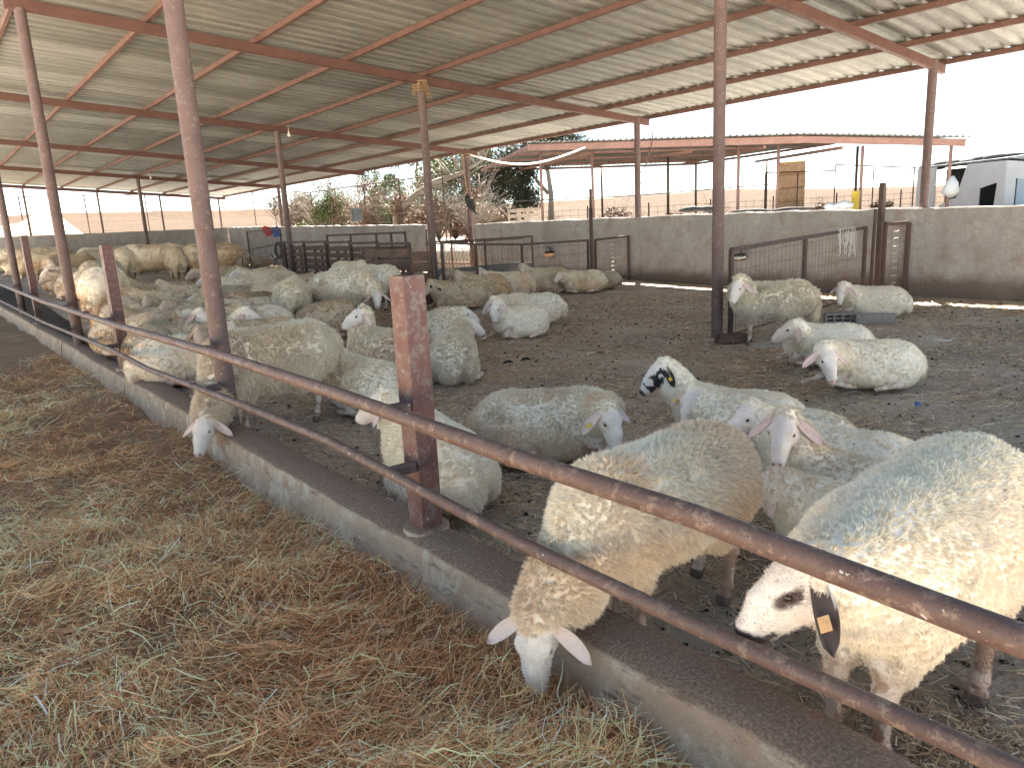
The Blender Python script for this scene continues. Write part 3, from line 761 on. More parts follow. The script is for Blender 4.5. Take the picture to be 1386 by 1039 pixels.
    fc = np.stack([cl*.90*np.array([1, .96, .91]), cl*.90*np.array([1, .96, .91]), cl*.98, cl*.98, cl*1.06, cl*1.06], 1).reshape(-1, 3)
    fn_ = rep(nn*.9+tip/np.linalg.norm(tip, axis=1, keepdims=True)*.25+r.normal(size=nn.shape)*.10); fn_ = fn_+r.normal(size=fn_.shape)*.12; fn_ /= np.linalg.norm(fn_, axis=1, keepdims=True)
    FN = np.repeat(fn_, 6, 0)
    if fuzz:           # short hair on the face and legs
        pf = fa*(wq <= .5); pf /= pf.sum(); qi = r.choice(len(Q), fuzz, p=pf); uv = r.random((fuzz, 2))
        P0 = bil(V); NN = bil(Nv); NN /= np.linalg.norm(NN, axis=1, keepdims=True)+1e-9; CC = bil(C)
        fl = -R[:, 0]*.6+np.array([0, 0, -.5]); fl = fl-NN*(NN@fl)[:, None]
        E = P0+(NN*.42+fl+r.normal(size=NN.shape)*.22)*(.0055+.005*r.random((fuzz, 1))); S_ = np.cross(E-P0, NN+r.normal(size=NN.shape)*.4); S_ /= np.linalg.norm(S_, axis=1, keepdims=True)+1e-9
        w_ = .00085; A = P0-NN*.001; V2 = np.stack([A-S_*w_, A+S_*w_, E+S_*w_*.3, E-S_*w_*.3], 1).reshape(-1, 3); j = np.arange(fuzz)*4+len(FV)
        CC = CC*(.94+.12*r.random((fuzz, 1)))
        FV = np.concatenate([FV, V2]); FQ = np.concatenate([FQ, np.stack([j, j+1, j+2, j+3], 1)]); fc = np.concatenate([fc, np.repeat(CC, 4, 0)])
    return dict(body=body, fleece=(FV, FQ, np.clip(fc, 0, .96)), eyes=eyes, tags=tagl, R=R, hs=hs, name=name)

def sphere(r, n=10, m=7):
    V = [(0, 0, r)]+[(r*math.sin(math.pi*i/m)*math.cos(2*math.pi*j/n), r*math.sin(math.pi*i/m)*math.sin(2*math.pi*j/n), r*math.cos(math.pi*i/m)) for i in range(1, m) for j in range(n)]+[(0, 0, -r)]
    F = [(0, 1+j, 1+(j+1) % n) for j in range(n)]
    F += [(1+(i-1)*n+j, 1+i*n+j, 1+i*n+(j+1) % n, 1+(i-1)*n+(j+1) % n) for i in range(1, m-1) for j in range(n)]
    e = len(V)-1; F += [(e, 1+(m-2)*n+(j+1) % n, 1+(m-2)*n+j) for j in range(n)]
    return V, F
def place(D, x, y, z, heading, scale, label, group=None, wool=None, tag_side=None, tag_mat=None, eyes=True):
    t = empty('sheep', (x, y, z), heading, label, 'sheep', group); t.scale = (scale,)*3
    b = mesh_np('body', *D['body'][:2], M_SKIN, t, True, D['body'][2])
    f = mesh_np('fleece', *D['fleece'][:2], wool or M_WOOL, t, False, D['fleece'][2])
    if eyes:
        for e in D['eyes']:
            V, F = sphere(.0125*D['hs']); o = mesh_np('eye', V, F, M_EYE, t, True); o.location = tuple(e)
    if tag_side is not None:
        p, n, d, fv = D['tags'][tag_side]; m = MB(); p = np.array(p)
        sg = 1 if n @ np.cross(d, fv) > 0 else -1
        for q_ in (p+n*.010, p-n*.018):
            m.bar(q_-d*.017, q_+d*.017, .026, .003, up=n)
        m.tube([p-n*.022, p+n*.014], .006, 8)
        m.build('ear_tag', tag_mat or M_TAGY, t)
    return t
def copy_thing(o):
    c = o.copy(); COL.objects.link(c)
    for ch in o.children:
        k = ch.copy(); COL.objects.link(k); k.parent = c
    return c
def local_of(p, x, y, z, heading, scale):
    "world point -> sheep frame"
    d = np.array(p, float)-[x, y, z]; c, s = math.cos(heading), math.sin(heading)
    return np.array([c*d[0]+s*d[1], -s*d[0]+c*d[1], d[2]])/scale
def dir_local(v, heading): c, s = math.cos(heading), math.sin(heading); v = np.array(v, float); return np.array([c*v[0]+s*v[1], -s*v[0]+c*v[1], v[2]])
def face_px(p, n, d, dn=None):
    "world points of poll and nose seen at two pixels, d metres away"
    a = atd(p[0], p[1], d); b = atd(n[0], n[1], dn or d); return dict(poll_w=tuple(a), nose_w=tuple(b-a))
def rel_heading(x, y, rel):
    "rel 0: across the view to the left, 90: towards the camera, 180: to the right, 270: away"
    a = math.atan2(y, x)+math.pi/2; return a+math.radians(rel)

# ------------------------------------------------------------------ the sheep near the fence, each with its own build
def own(label, x, y, rel, scale=1., poll_w=None, nose_w=None, group=None, heading=None, dz=0, tag_side=None, tag_mat=None, **kw):
    z = float(gz(x, y))+dz; hd = rel_heading(x, y, rel) if heading is None else math.radians(heading)
    if poll_w is not None: kw['poll'] = local_of(poll_w, x, y, z, hd, scale)
    if nose_w is not None: kw['nose'] = dir_local(nose_w, hd)
    D = build_sheep('s', **kw); place(D, x, y, z, hd, scale, label, group, None, tag_side, tag_mat)
def no_ear(f):
    return f
def coat_right(sk, q, V, ear=0):        # dark eye patch, dark ear, dark muzzle
    if ear:
        c = np.tile(np.array([.075, .05, .045]), (len(sk), 1))
        up = q[:, 2] > -.035; c[up & (q[:, 0] < -.012)] = (.72, .72, .74); return c
    d = np.hypot((q[:, 0]-.078)/.040, (q[:, 2]-.006)/.024)+.25*vnoise(V*60, 3); m = np.clip((1.18-d)/.36, 0, 1)[:, None]*(np.abs(q[:, 1]) > .022)[:, None]; sk = sk*(1-m)+np.array([.09, .055, .05])*m
    m = (q[:, 0]+.35*np.abs(q[:, 1])-.5*(q[:, 2]+.03) > .232) & (np.linalg.norm(q, axis=1) < .33); sk[m] = (.09, .055, .055)
    m = (q[:, 0] > .17) & (q[:, 0] < .3) & (np.abs(q[:, 2]+.064) < .012+.05*np.clip(q[:, 0]-.2, 0, 1)); sk[m] = (.13, .09, .09)
    return sk
def coat_black(sk, q, V, ear=0):        # large black patches on the cheek and eyes
    if ear: return np.tile(BLACK, (len(sk), 1))
    n = vnoise(V*28+3, 11)
    m = (q[:, 0] > .02) & (q[:, 0] < .20) & (np.abs(q[:, 1]) > .018) & (n > -.45) & (q[:, 2] < .03) & (np.linalg.norm(q, axis=1) < .3); sk[m] = BLACK
    m = (q[:, 0] > .235) & (q[:, 0] < .3); sk[m] = (.10, .06, .06)
    return sk
def coat_eye(sk, q, V, ear=0):          # dark eye rings and ears only
    if ear: return np.tile(BLACK*1.5, (len(sk), 1))
    m = (np.hypot(q[:, 0]-.08, q[:, 2]-.006) < .03) & (np.abs(q[:, 1]) > .02); sk[m] = BLACK; return sk
def coat_tanface(sk, q, V, ear=0):
    c = sk*.55+np.array([.50, .33, .22])*.45
    if ear: return c
    m = np.linalg.norm(q, axis=1) < .32; out = sk.copy(); out[m] = c[m]; return out
def coat_pinkear(sk, q, V, ear=0):
    return sk*.6+PINK*.4 if ear else sk*.93+PINK*.07

# grazing over the curb
own('large cream sheep reaching under the lower rail and over the curb to eat hay', 2.12, 1.76, 0, 1.01, heading=181,
    poll_w=(1.425, 1.715, .275), nose_w=(-.20, -.10, -.93), pose='stand', h=.0075, n_str=180000, slen=.025, swid=.0015, fuzz=26000, seed=3, tan=.62, dirt=.22, belly=1.0, fat=1.02, wool_neck=.80,
    sag=.06, front=[(.24, .10), (.20, -.10)], hind=[(-.26, .12), (-.38, -.10)], headscale=.93)
own('big sheep with dark eye patch, dark tagged ear and dark muzzle on the lower rail', 2.30, .85, 0, 1.12, heading=181,
    poll_w=(1.64, .86, .70), nose_w=(-.13, .17, -.185), pose='stand', h=.0075, n_str=180000, slen=.0145, swid=.0015, fuzz=30000, seed=8, tan=.22, dirt=.20, coat=coat_right,
    front=[(.36, .06), (.33, -.08)], hind=[(-.10, .13), (-.34, -.12)], wool_neck=.62, tag_side=0, tag_mat=M_TAGO, headscale=.87, curl=.7, fat=1.05)
own('cream sheep poking its white face under the lower rail beside the tall post', 2.20, 5.95, 0, 1.14, heading=184,
    sag=.15, poll_w=(1.43, 5.36, .32), nose_w=(-.45, -.45, -.72), pose='stand', h=.010, n_str=100000, slen=.034, swid=.0024, fuzz=14000, seed=12, headscale=.84, tan=.34, dirt=.10, wool_neck=.7, coat=coat_pinkear,
    front=[(.30, .09), (.26, -.10)], hind=[(-.22, .12), (-.36, -.11)])
NG = None
# lying near the fence
own('white sheep lying behind the nearest short post with its head turned away', 2.24, 3.60, 290, 1.02, poll=(.55, .10, .50), nose=(.8, .7, -.5),
    pose='lie', h=.011, fuzz=9000, n_str=75000, slen=.022, swid=0.0022, seed=21, tan=.25, dirt=.10)
own('peach tinted sheep lying between the rails facing right, yellow tag in its hanging ear', 3.20, 3.66, 174, 1.0, **face_px((822,556),(842,612),4.45,4.35),
    pose='lie', h=.011, fuzz=9000, n_str=80000, slen=.022, swid=0.0020, seed=22, tan=.70, dirt=.12, tag_side=1, curl=.8)
own('reclining sheep with a black and white patched face and black ears', 4.20, 2.78, 345, .90, **face_px((897,497),(869,524),5.15,5.1),
    pose='lie', h=.012, n_str=50000, slen=.018, swid=0.0024, seed=23, tan=.25, dirt=.08, coat=coat_black, tag_side=0)
own('white faced sheep lying second in the close row, yellow tag in its pink ear', 3.95, 2.32, 345, .90, **face_px((938,533),(922,578),4.75,4.62),
    pose='lie', h=.011, fuzz=9000, n_str=60000, slen=.018, swid=0.0023, seed=24, tan=.25, dirt=.06, tag_side=1, coat=coat_pinkear)
own('sheep with dusky pink ears squeezed behind the one facing the camera', 3.80, 1.85, 345, .88, **face_px((1017,556),(985,585),4.3,4.2),
    pose='lie', h=.011, fuzz=9000, n_str=56000, slen=.016, swid=0.0023, seed=25, tan=.45, dirt=.1, coat=coat_pinkear)
own('curly cream sheep lying with its pink nosed white face turned straight to the camera', 3.38, 1.45, 350, .90, **face_px((1062,570),(1050,630),3.60,3.42),
    pose='lie', h=.010, fuzz=9000, n_str=75000, slen=.017, swid=0.0020, seed=26, tan=.42, dirt=.1, coat=coat_pinkear, curl=1.2)
own('curly tan sheep lying just behind the grazing sheep, its head hidden', 3.02, 1.30, 352, .86, poll=(.52, 0, .44), nose=(.9, .1, -.5),
    pose='lie', h=.011, fuzz=9000, n_str=75000, slen=.017, swid=0.0020, seed=27, tan=.60, dirt=.14, curl=1.2)
own('sheep lying alone on the litter at the right, face to camera and hind leg stretched', *atg(1176, 521), 22, .88, **face_px((1118,477),(1131,516),5.72,5.6),
    pose='lie', h=.012, n_str=56000, slen=.017, swid=0.0026, seed=28, tan=.2, dirt=.42, coat=coat_pinkear, curl=1.2)
own('sheep with a tan face lying with its head raised in profile to the left', *atg(1118, 492), 16, .90, **face_px((1077,442),(1042,457),6.95,6.93),
    pose='lie', h=.012, n_str=30000, slen=.018, swid=0.0027, seed=29, tan=.3, dirt=.55, coat=coat_tanface, curl=1.)
p = atz(1045, 462, 0)
own('shaggy grey cream sheep standing by the round post in front of the wire gate', p[0], p[1], 12, 1.0, **face_px((1001,383),(990,404),9.05,8.95),
    pose='stand', h=.012, n_str=60000, slen=.036, swid=.0030, seed=30, tan=.2, dirt=.50, coat=coat_pinkear, belly=.9)
x, y = atg(1184, 391, .40)
own('white sheep lying behind the hollow concrete blocks near the wall', x, y, 5, .93, **face_px((1140,389),(1134,411),11.05,10.95),
    pose='lie', h=.013, n_str=26000, slen=.017, swid=.0042, seed=31, tan=.1, dirt=.28, coat=coat_pinkear)
x, y = atg(703, 416, .40)
own('white sheep lying curled with its head tucked down to its flank', x, y, 38, .90, **face_px((672,412),(664,449),9.6,9.5),
    pose='lie', h=.012, n_str=26000, slen=.012, swid=.0042, seed=32, tan=.15, dirt=.25, fat=1.05)
x, y = atg(722, 403, .38)
own('woolly cream sheep stretched out behind the curled one, dull brown face', x, y, 10, .95, **face_px((668,408),(652,424),10.2,10.15),
    pose='lie', h=.012, n_str=26000, slen=.018, swid=.0042, seed=33, tan=.35, dirt=.25, coat=coat_tanface)
x, y = atg(612, 458, .42)
own('fluffy white sheep lying with soiled rump and its head lifted in profile to the right', x, y, 262, 1.0, **face_px((630,436),(664,451),8.5,8.45),
    pose='lie', h=.012, n_str=56000, slen=.026, swid=.004, seed=34, tan=.25, dirt=.28, coat=coat_pinkear)
x, y = atg(520, 452, .42)
own('white faced sheep lying left of the nearest short post with a tan shoulder', x, y, 318, 1.0, **face_px((490,424),(464,438),8.0,7.95),
    pose='lie', h=.012, n_str=56000, slen=.024, swid=.004, seed=35, tan=.6, dirt=.12)
x, y = atg(493, 492, .42)
own('tan backed sheep lying close behind the rump of the sheep at the tall post', x, y, 300, .98, poll=(.52, 0, .45), nose=(.8, .2, -.5),
    pose='lie', h=.012, n_str=50000, slen=.018, swid=.004, seed=36, tan=.6, dirt=.25)
x, y = atg(585, 426, .42)
own('white sheep lying half hidden behind the nearest short post, above the others', x, y, 240, .98, poll=(.50, -.2, .40), nose=(.2, -.8, -.4),
    pose='lie', h=.013, n_str=22000, slen=.018, swid=.0045, seed=37, tan=.15, dirt=.12)
x, y = atg(468, 436, .0)
own('dusty cream sheep standing with its lowered face turned to the camera', x, y, 152, 1.02, poll=(.60, -.12, .42), nose=(.35, -.75, -.62),
    pose='stand', h=.012, n_str=30000, slen=.022, swid=.0045, seed=38, tan=.4, dirt=.42, coat=coat_pinkear)
x, y = atg(402, 450, .0)
own('round cream sheep seen from behind with a sooty grey patch on its back', x, y, 262, 1.0, poll=(.55, .15, .45), nose=(.7, .2, -.6),
    pose='stand', h=.012, n_str=50000, slen=.030, swid=.0045, seed=39, tan=.25, dirt=.35)
x, y = atg(517, 418, .0)
own('woolly sheep standing with its rump towards us before the pallet fence', x, y, 300, 1.0, poll=(.50, .05, .40), nose=(.6, .3, -.7),
    pose='stand', h=.013, n_str=24000, slen=.022, swid=.005, seed=40, tan=.5, dirt=.35)
x, y = atg(482, 402, .0)
own('smaller sheep standing at the pallet fence beside the woolly rump', x, y, 330, .92, poll=(.60, 0, .40), nose=(.6, 0, -.7),
    pose='stand', h=.013, n_str=20000, slen=.022, swid=.005, seed=41, tan=.5, dirt=.35)
# ------------------------------------------------------------------ resting flock: kinds copied with their parts
KIN = {}
def kind(k, **kw):
    D = build_sheep(k, h=.0165, n_str=22000, slen=.018, swid=.0045, **kw); KIN[k] = D
kind('ahead', pose='lie', poll=(.58,.0,.50), nose=(.9,.05,-.45), seed=50, tan=0.81, dirt=0.47)
kind('low', pose='lie', poll=(.58,.10,.42), nose=(.75,.45,-.48), seed=51, tan=0.94, dirt=0.66)
kind('left', pose='lie', poll=(.50,.16,.52), nose=(.25,.85,-.5), seed=52, tan=0.69, dirt=0.38, coat=coat_pinkear)
kind('right', pose='lie', poll=(.50,-.16,.52), nose=(.25,-.85,-.5), seed=53, tan=0.62, dirt=0.47, coat=coat_pinkear)
kind('dark', pose='lie', poll=(.52,.10,.46), nose=(.5,.6,-.5), seed=54, tan=0.38, dirt=0.28, coat=coat_eye)
kind('curl', pose='lie', poll=(.44,.25,.36), nose=(-.1,.75,-.5), seed=58, tan=.5, dirt=.35, fat=1.08, coat=coat_pinkear)
kind('stand', pose='stand', poll=(.58,.04,.62), nose=(.8,.2,-.6), seed=55, tan=0.75, dirt=0.57)
kind('graze', pose='stand', poll=(.66,.02,.24), nose=(.35,.05,-.9), seed=56, tan=0.69, dirt=0.47)
kind('turned', pose='stand', poll=(.50,.22,.60), nose=(-.1,.9,-.5), seed=57, tan=0.88, dirt=0.66)
FIRST = {}
TINTS = [(1,.97,.94), (.84,.77,.69), (.72,.63,.53), (.93,.88,.82), (.60,.52,.44), (.80,.70,.59), (.98,.93,.86), (.68,.63,.57)]
def flock(k, px, py, rel, scale, label, h=None, group='sheep of the resting flock'):
    scale *= 1.07; D = KIN[k]; st = k in ('stand', 'graze', 'turned')
    x, y = atg(px, py, 0 if st else .42*scale)
    xm = 1.98+.72*max(0., -math.cos(rel_heading(x, y, rel)))*scale
    if x < xm: a_ = x/y; x = xm; y = x/a_
    if k not in FIRST:
        FIRST[k] = t = place(D, 0, 0, 0, 0, 1, label, group, M_WOOL2, eyes=False)
    else: t = copy_thing(FIRST[k])
    t.location = (x, y, float(gz(x, y))); t.rotation_euler = (0, 0, rel_heading(x, y, rel)); t.scale = (scale*rnd.uniform(.96, 1.05), scale*rnd.uniform(.93, 1.07), scale*rnd.uniform(.96, 1.04))
    t['label'] = label; c_ = TINTS[rnd.randrange(len(TINTS))]
    for ch in t.children: ch.color = (*c_, 1)
    return t
FL = [
 ('low', 338, 369, 180, .95, 'cream sheep lying just below the tilted wire feeder'),
 ('ahead', 368, 371, 5, .9, 'small sheep lying between the wire feeder and the pallet fence'),
 ('low', 384, 378, 200, .95, 'sheep lying against the foot of the pallet fence'),
 ('ahead', 336, 381, 350, 1., 'tan sheep lying right of the tall post below the feeder'),
 ('left', 352, 391, 185, 1., 'sheep lying with its grey face raised, left of the sooty backed sheep'),
 ('low', 322, 391, 5, .95, 'sheep with only its narrow back showing, touching the tall post at its right'),
 ('left', 330, 400, 0, 1., 'long low cream back, uppermost of the stack of backs right of the tall post'),
 ('ahead', 332, 408, 357, 1., 'cream back lying second in the stack of backs right of the tall post'),
 ('low', 340, 419, 4, 1., 'brown tinged back lying third in the stack right of the tall post'),
 ('low', 350, 438, 20, 1., 'orange tinted sheep lying left of the big standing sheep rump'),
 ('left', 306, 428, 40, .95, 'sheep looking out from behind the tall post towards the camera'),
 ('left', 330, 452, 20, .95, 'white faced sheep low behind the back of the sheep at the tall post'),
 ('left', 258, 413, 3, .95, 'sheep lying left of the tall post, small curved back above a white face'),
 ('left', 226, 388, 0, 1., 'sheep lying behind the first row, rounded back below the standing group'),
 ('right', 268, 391, 8, .95, 'sheep lying behind the tall post under the feet of the standing group'),
 ('ahead', 240, 399, 2, 1.05, 'long cream sheep lying in profile with its pale grey head at the left'),
 ('left', 218, 421, 178, 1.02, 'cream sheep lying with a clear white face turned to the camera'),
 ('left', 266, 432, 170, .95, 'orange brown sheep lying behind the white face that looks at the camera'),
 ('ahead', 205, 447, 262, 1., 'pale woolly back lying left of the tall post with its head turned away'),
 ('dark', 245, 461, 188, .98, 'sheep with a black ear lying left of the tall post over the upper rail'),
 ('left', 243, 485, 340, .98, 'fluffy white sheep lying between the rails with a white face pointing left'),
 ('low', 183, 475, 150, .95, 'sheep lying right of the second short post close to the curb'),
 ('low', 118, 392, 345, .95, 'brownish back lying left of the second short post'),
 ('ahead', 116, 383, 20, .95, 'low greenish grey back behind the grazing sheep at the left'),
 ('ahead', 172, 425, 270, .95, 'sheep lying in front of the second short post, rump to camera'),
 ('left', 100, 362, 20, .9, 'white face resting in the far left cluster'),
 ('ahead', 92, 368, 180, .9, 'pale lying sheep at the left end of the far cluster'),
 ('right', 112, 358, 0, .9, 'uppermost lying sheep of the far left cluster'),
 ('left', 110, 372, 10, .9, 'grey white sheep lying lowest in the far left cluster'),
 ('left', 14, 381, 20, .95, 'pale faced sheep at the left margin behind the upper rail'),
 ('low', 20, 402, 10, .95, 'tan sheep lying at the left margin above the lower rail'),
 ('left', 38, 412, 350, .9, 'sheep lying low behind the farthest short post'),
 ('low', 306, 364, 350, .95, 'sheep lying right of the tall post behind the others'),
 ('ahead', 352, 348, 340, .95, 'sheep lying inside the wire feeder corner'),
 ('low', 318, 350, 10, .95, 'dark shaded sheep lying left of the wire feeder'),
 ('ahead', 312, 345, 0, .95, 'pale back showing beyond the dark shaded sheep by the feeder'),
 ('low', 196, 403, 186, .95, 'small curved back between the second short post and the long cream sheep'),
 ('curl', 300, 396, 176, .95, 'back lying straight behind the tall post in the middle of the flock'),
 ('left', 286, 420, 350, .95, 'back pressed against the left side of the tall post'),
 ('ahead', 160, 407, 250, .95, 'cream back behind the second short post'),
 ('right', 392, 392, 345, .95, 'sheep lying in the gap above the sooty backed sheep'),
 ('low', 292, 455, 340, .95, 'back lying in the shade right below the tall post bracket'),
 ('right', 372, 406, 10, .95, 'back lying hidden at the left side of the sooty backed sheep'),
 ('low', 214, 462, 350, .95, 'tan back just above the upper rail left of the tall post'),
 # the ones on their feet: pixel of the feet
 ('stand', 10, 376, 0, 1., 'sheep standing at the far left edge with dark lower legs'),
 ('stand', 48, 372, 180, 1., 'brown shaded sheep standing between the farthest short post and the tall post'),
 ('stand', 72, 366, 20, 1., 'pale sheep standing against the far wall behind the round rumped one'),
 ('stand', 90, 366, 275, 1.05, 'round rumped sheep standing alone before the far wall'),
 ('stand', 55, 410, 350, 1.05, 'tall white sheep standing beside the left tall post'),
 ('graze', 80, 436, 5, 1.0, 'sheep standing with lowered head in front of the left tall post'),
 ('graze', 152, 446, 255, 1.08, 'bulky cream sheep standing rump first behind the second short post'),
 ('stand', 176, 390, 266, 1.05, 'sheep standing with its soiled rump to us in the far group'),
 ('turned', 212, 388, 185, 1.15, 'large tan sheep standing side on in the middle of the far group'),
 ('stand', 246, 388, 262, .98, 'narrow grey tan sheep standing right of the large side on one'),
 ('turned', 268, 386, 100, 1., 'sheep standing face on, just left of the tall post'),
 ('turned', 290, 386, 180, 1.1, 'dark shaded sheep standing partly behind the tall post'),
 ('stand', 150, 388, 185, 1.05, 'tan sheep standing right of the second short post in the far group'),
 ('stand', 172, 372, 0, 1., 'sheep standing in the rear row against the far wall, leftmost'),
 ('graze', 198, 370, 180, 1., 'sheep standing in the rear row, second from its left'),
 ('stand', 224, 369, 0, 1., 'sheep standing in the rear row behind the large side on one'),
 ('stand', 248, 371, 190, 1., 'sheep standing in the rear row left of the dark head'),
 ('turned', 266, 369, 10, 1.05, 'sheep with a raised dark head behind the tall post'),
 ('graze', 136, 369, 10, 1., 'sheep standing beside the small reddish gate at the far wall'),
]
for k, px, py, rel, s, lab in FL: flock(k, px, py, rel, s, lab)
def by_fence(k, x, y, deg, scale, label):
    t = copy_thing(FIRST[k]); t.location = (x, y, float(gz(x, y))); t.rotation_euler = (0, 0, math.radians(deg)); t.scale = (scale,)*3; t['label'] = label; c_ = TINTS[rnd.randrange(len(TINTS))]
    for ch in t.children: ch.color = (*c_, 1)
for a in [('dark', 2.22, 11.0, -104, .92, 'small sheep with dark ringed eyes lying at the curb between two posts'),
          ('dark', 2.30, 10.1, -62, .90, 'small dark eyed sheep lying against the second short post'),
          ('left', 2.25, 13.3, -95, 1., 'pale sheep lying along the curb beyond the dark eyed ones'),
          ('graze', 2.55, 14.6, -128, 1.05, 'sheep with its head down at the curb beside the left tall post'),
          ('ahead', 2.35, 16.2, -80, 1., 'sheep lying along the curb left of the left tall post'),
          ('turned', 2.6, 18.2, 200, 1.05, 'sheep standing at the fence beyond the farthest short post'),
          ('low', 2.4, 8.4, -75, 1., 'cream sheep lying along the curb right of the second short post'),
          ('left', 3.1, 9.3, -120, 1., 'sheep lying second from the curb behind the second short post'),
          ('curl', 3.2, 12.2, 160, 1.02, 'curled sheep lying second from the curb between the posts'),
          ('curl', 4.3, 9.4, 20, 1., 'curled sheep lying in the middle of the flock left of the tall post')]: by_fence(*a)
for k, px, py, rel, s, lab in [
 ('dark', 622, 383, 10, .95, 'sheep with a black and white head lying behind the wire hurdle by the pallets'),
 ('left', 652, 376, 20, 1., 'woolly white sheep lying behind the middle of the wire hurdle'),
 ('ahead', 648, 371, 10, .95, 'brownish back lying farthest behind the wire hurdle'),
 ('left', 684, 371, 10, 1., 'sheep with a long pale face lying by the second hurdle post'),
 ('left', 738, 366, 15, 1., 'sheep lying with its ears spread right of the third hurdle post'),
 ('low', 790, 369, 20, .9, 'white sheep lying against the tall thin post, rump to the right'),
 ('low', 814, 369, 0, .75, 'small rust brown sheep lying at the foot of the wall')]:
    t = flock(k, px, py, rel, s, lab, group='sheep lying behind the wire hurdle')

# ------------------------------------------------------------------ hay and litter
def ribbons(name, m, P, D, L, Wd, Cc, curve, kindlab, seg=3, up=None):
    r = rng; n = len(P); D = D/np.linalg.norm(D, axis=1, keepdims=True)
    s = np.cross(D, np.array([0, 0, 1.])+r.normal(size=(n, 3))*.5); s /= np.linalg.norm(s, axis=1, keepdims=True)+1e-9
    b = np.cross(D, s); cv = (r.normal(size=(n, 1))*curve*L[:, None]); cs = (r.normal(size=(n, 1))*curve*L[:, None])
    rows = []
    for k in range(seg+1):
        u = k/seg; c = P+D*(L[:, None]*(u-.5))+b*cv*(4*u*(1-u))+s*cs*(math.sin(u*5)*.6)
        w = (Wd*(1-.55*u))[:, None]*.5; rows += [c-s*w, c+s*w]
    V = np.stack(rows, 1).reshape(-1, 3); i = np.arange(n)*(2*(seg+1))
    Q = np.concatenate([np.stack([i+2*k, i+2*k+1, i+2*k+3, i+2*k+2], 1) for k in range(seg)])
    col = np.repeat(Cc, 2*(seg+1), 0)
    o = mesh_np(name, V, Q, m, None, True, col); tag(o, kind='stuff'); 
    o['label'], o['category'] = kindlab; return o
def pick(cols, n, w=None):
    c = np.array(cols); k = rng.choice(len(c), n, p=w); return np.clip(c[k]*(.75+.5*rng.random((n, 1))), 0, 1)
STR = [(.96,.64,.34), (.84,.49,.25), (.62,.33,.17), (.99,.79,.53), (.92,.66,.42), (.38,.20,.11)]
def hay():
    n = 430000; u = rng.random(n)
    # dense near the camera, thinning away
    y = .2+12.5*u**2.2; x = 1.52-rng.random(n)**.85*(2.4+.55*y)
    far = rng.random(n)
    dens = .5+.5*fbm(xyz(x*.9, y*.9), 3, 61)
    edge = np.clip((fbm(xyz(x*1.7, y*1.7), 3, 71)+.35)*3, .0, 1)
    bare = np.exp(-((x+.05)/.30)**2-((y-.78)/.42)**2)
    bare2 = .8*np.exp(-((x-1.2)/.45)**2-((y-7.4)/2.8)**2)+.8*np.exp(-((x-.9)/.5)**2-((y-13)/3)**2)
    keep = rng.random(n) < (.45+.55*dens)*(.5+.5*edge)*(1-.97*bare)*(1-bare2); x, y = x[keep], y[keep]; n = len(x)
    lay = rng.random(n); h = hump(x, y)
    thick = .075*(.5+.5*fbm(xyz(x*2.6, y*2.6), 3, 81))+.02
    tuft = .09*np.clip(fbm(xyz(x*5, y*5), 2, 85), 0, 1)
    z = alleyz(x, y)+(thick+tuft)*lay**.8
    a = rng.random(n)*6.283+1.6*fbm(xyz(x*1.8, y*1.8), 2, 91)*0
    a = np.where(rng.random(n) < .45, 3.1*fbm(xyz(x*1.3, y*1.3), 2, 91)+rng.normal(size=n)*.35, a)
    el = rng.normal(size=n)*.30+(lay > .85)*.2
    D = np.stack([np.cos(a)*np.cos(el), np.sin(a)*np.cos(el), np.sin(el)], -1)
    L = (.05+.13*rng.random(n)**1.5)*(1+.05*y); W = (.0016+.0030*rng.random(n)**2)*(1+.16*np.clip(y, 0, 20))
    C = pick(STR, n, [.22,.22,.2,.12,.14,.10])
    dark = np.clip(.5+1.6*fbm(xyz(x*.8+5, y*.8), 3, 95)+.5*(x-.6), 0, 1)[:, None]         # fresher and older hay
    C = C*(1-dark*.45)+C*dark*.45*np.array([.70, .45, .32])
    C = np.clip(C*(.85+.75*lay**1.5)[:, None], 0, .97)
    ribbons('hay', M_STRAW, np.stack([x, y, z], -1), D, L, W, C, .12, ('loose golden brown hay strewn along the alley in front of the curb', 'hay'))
hay()
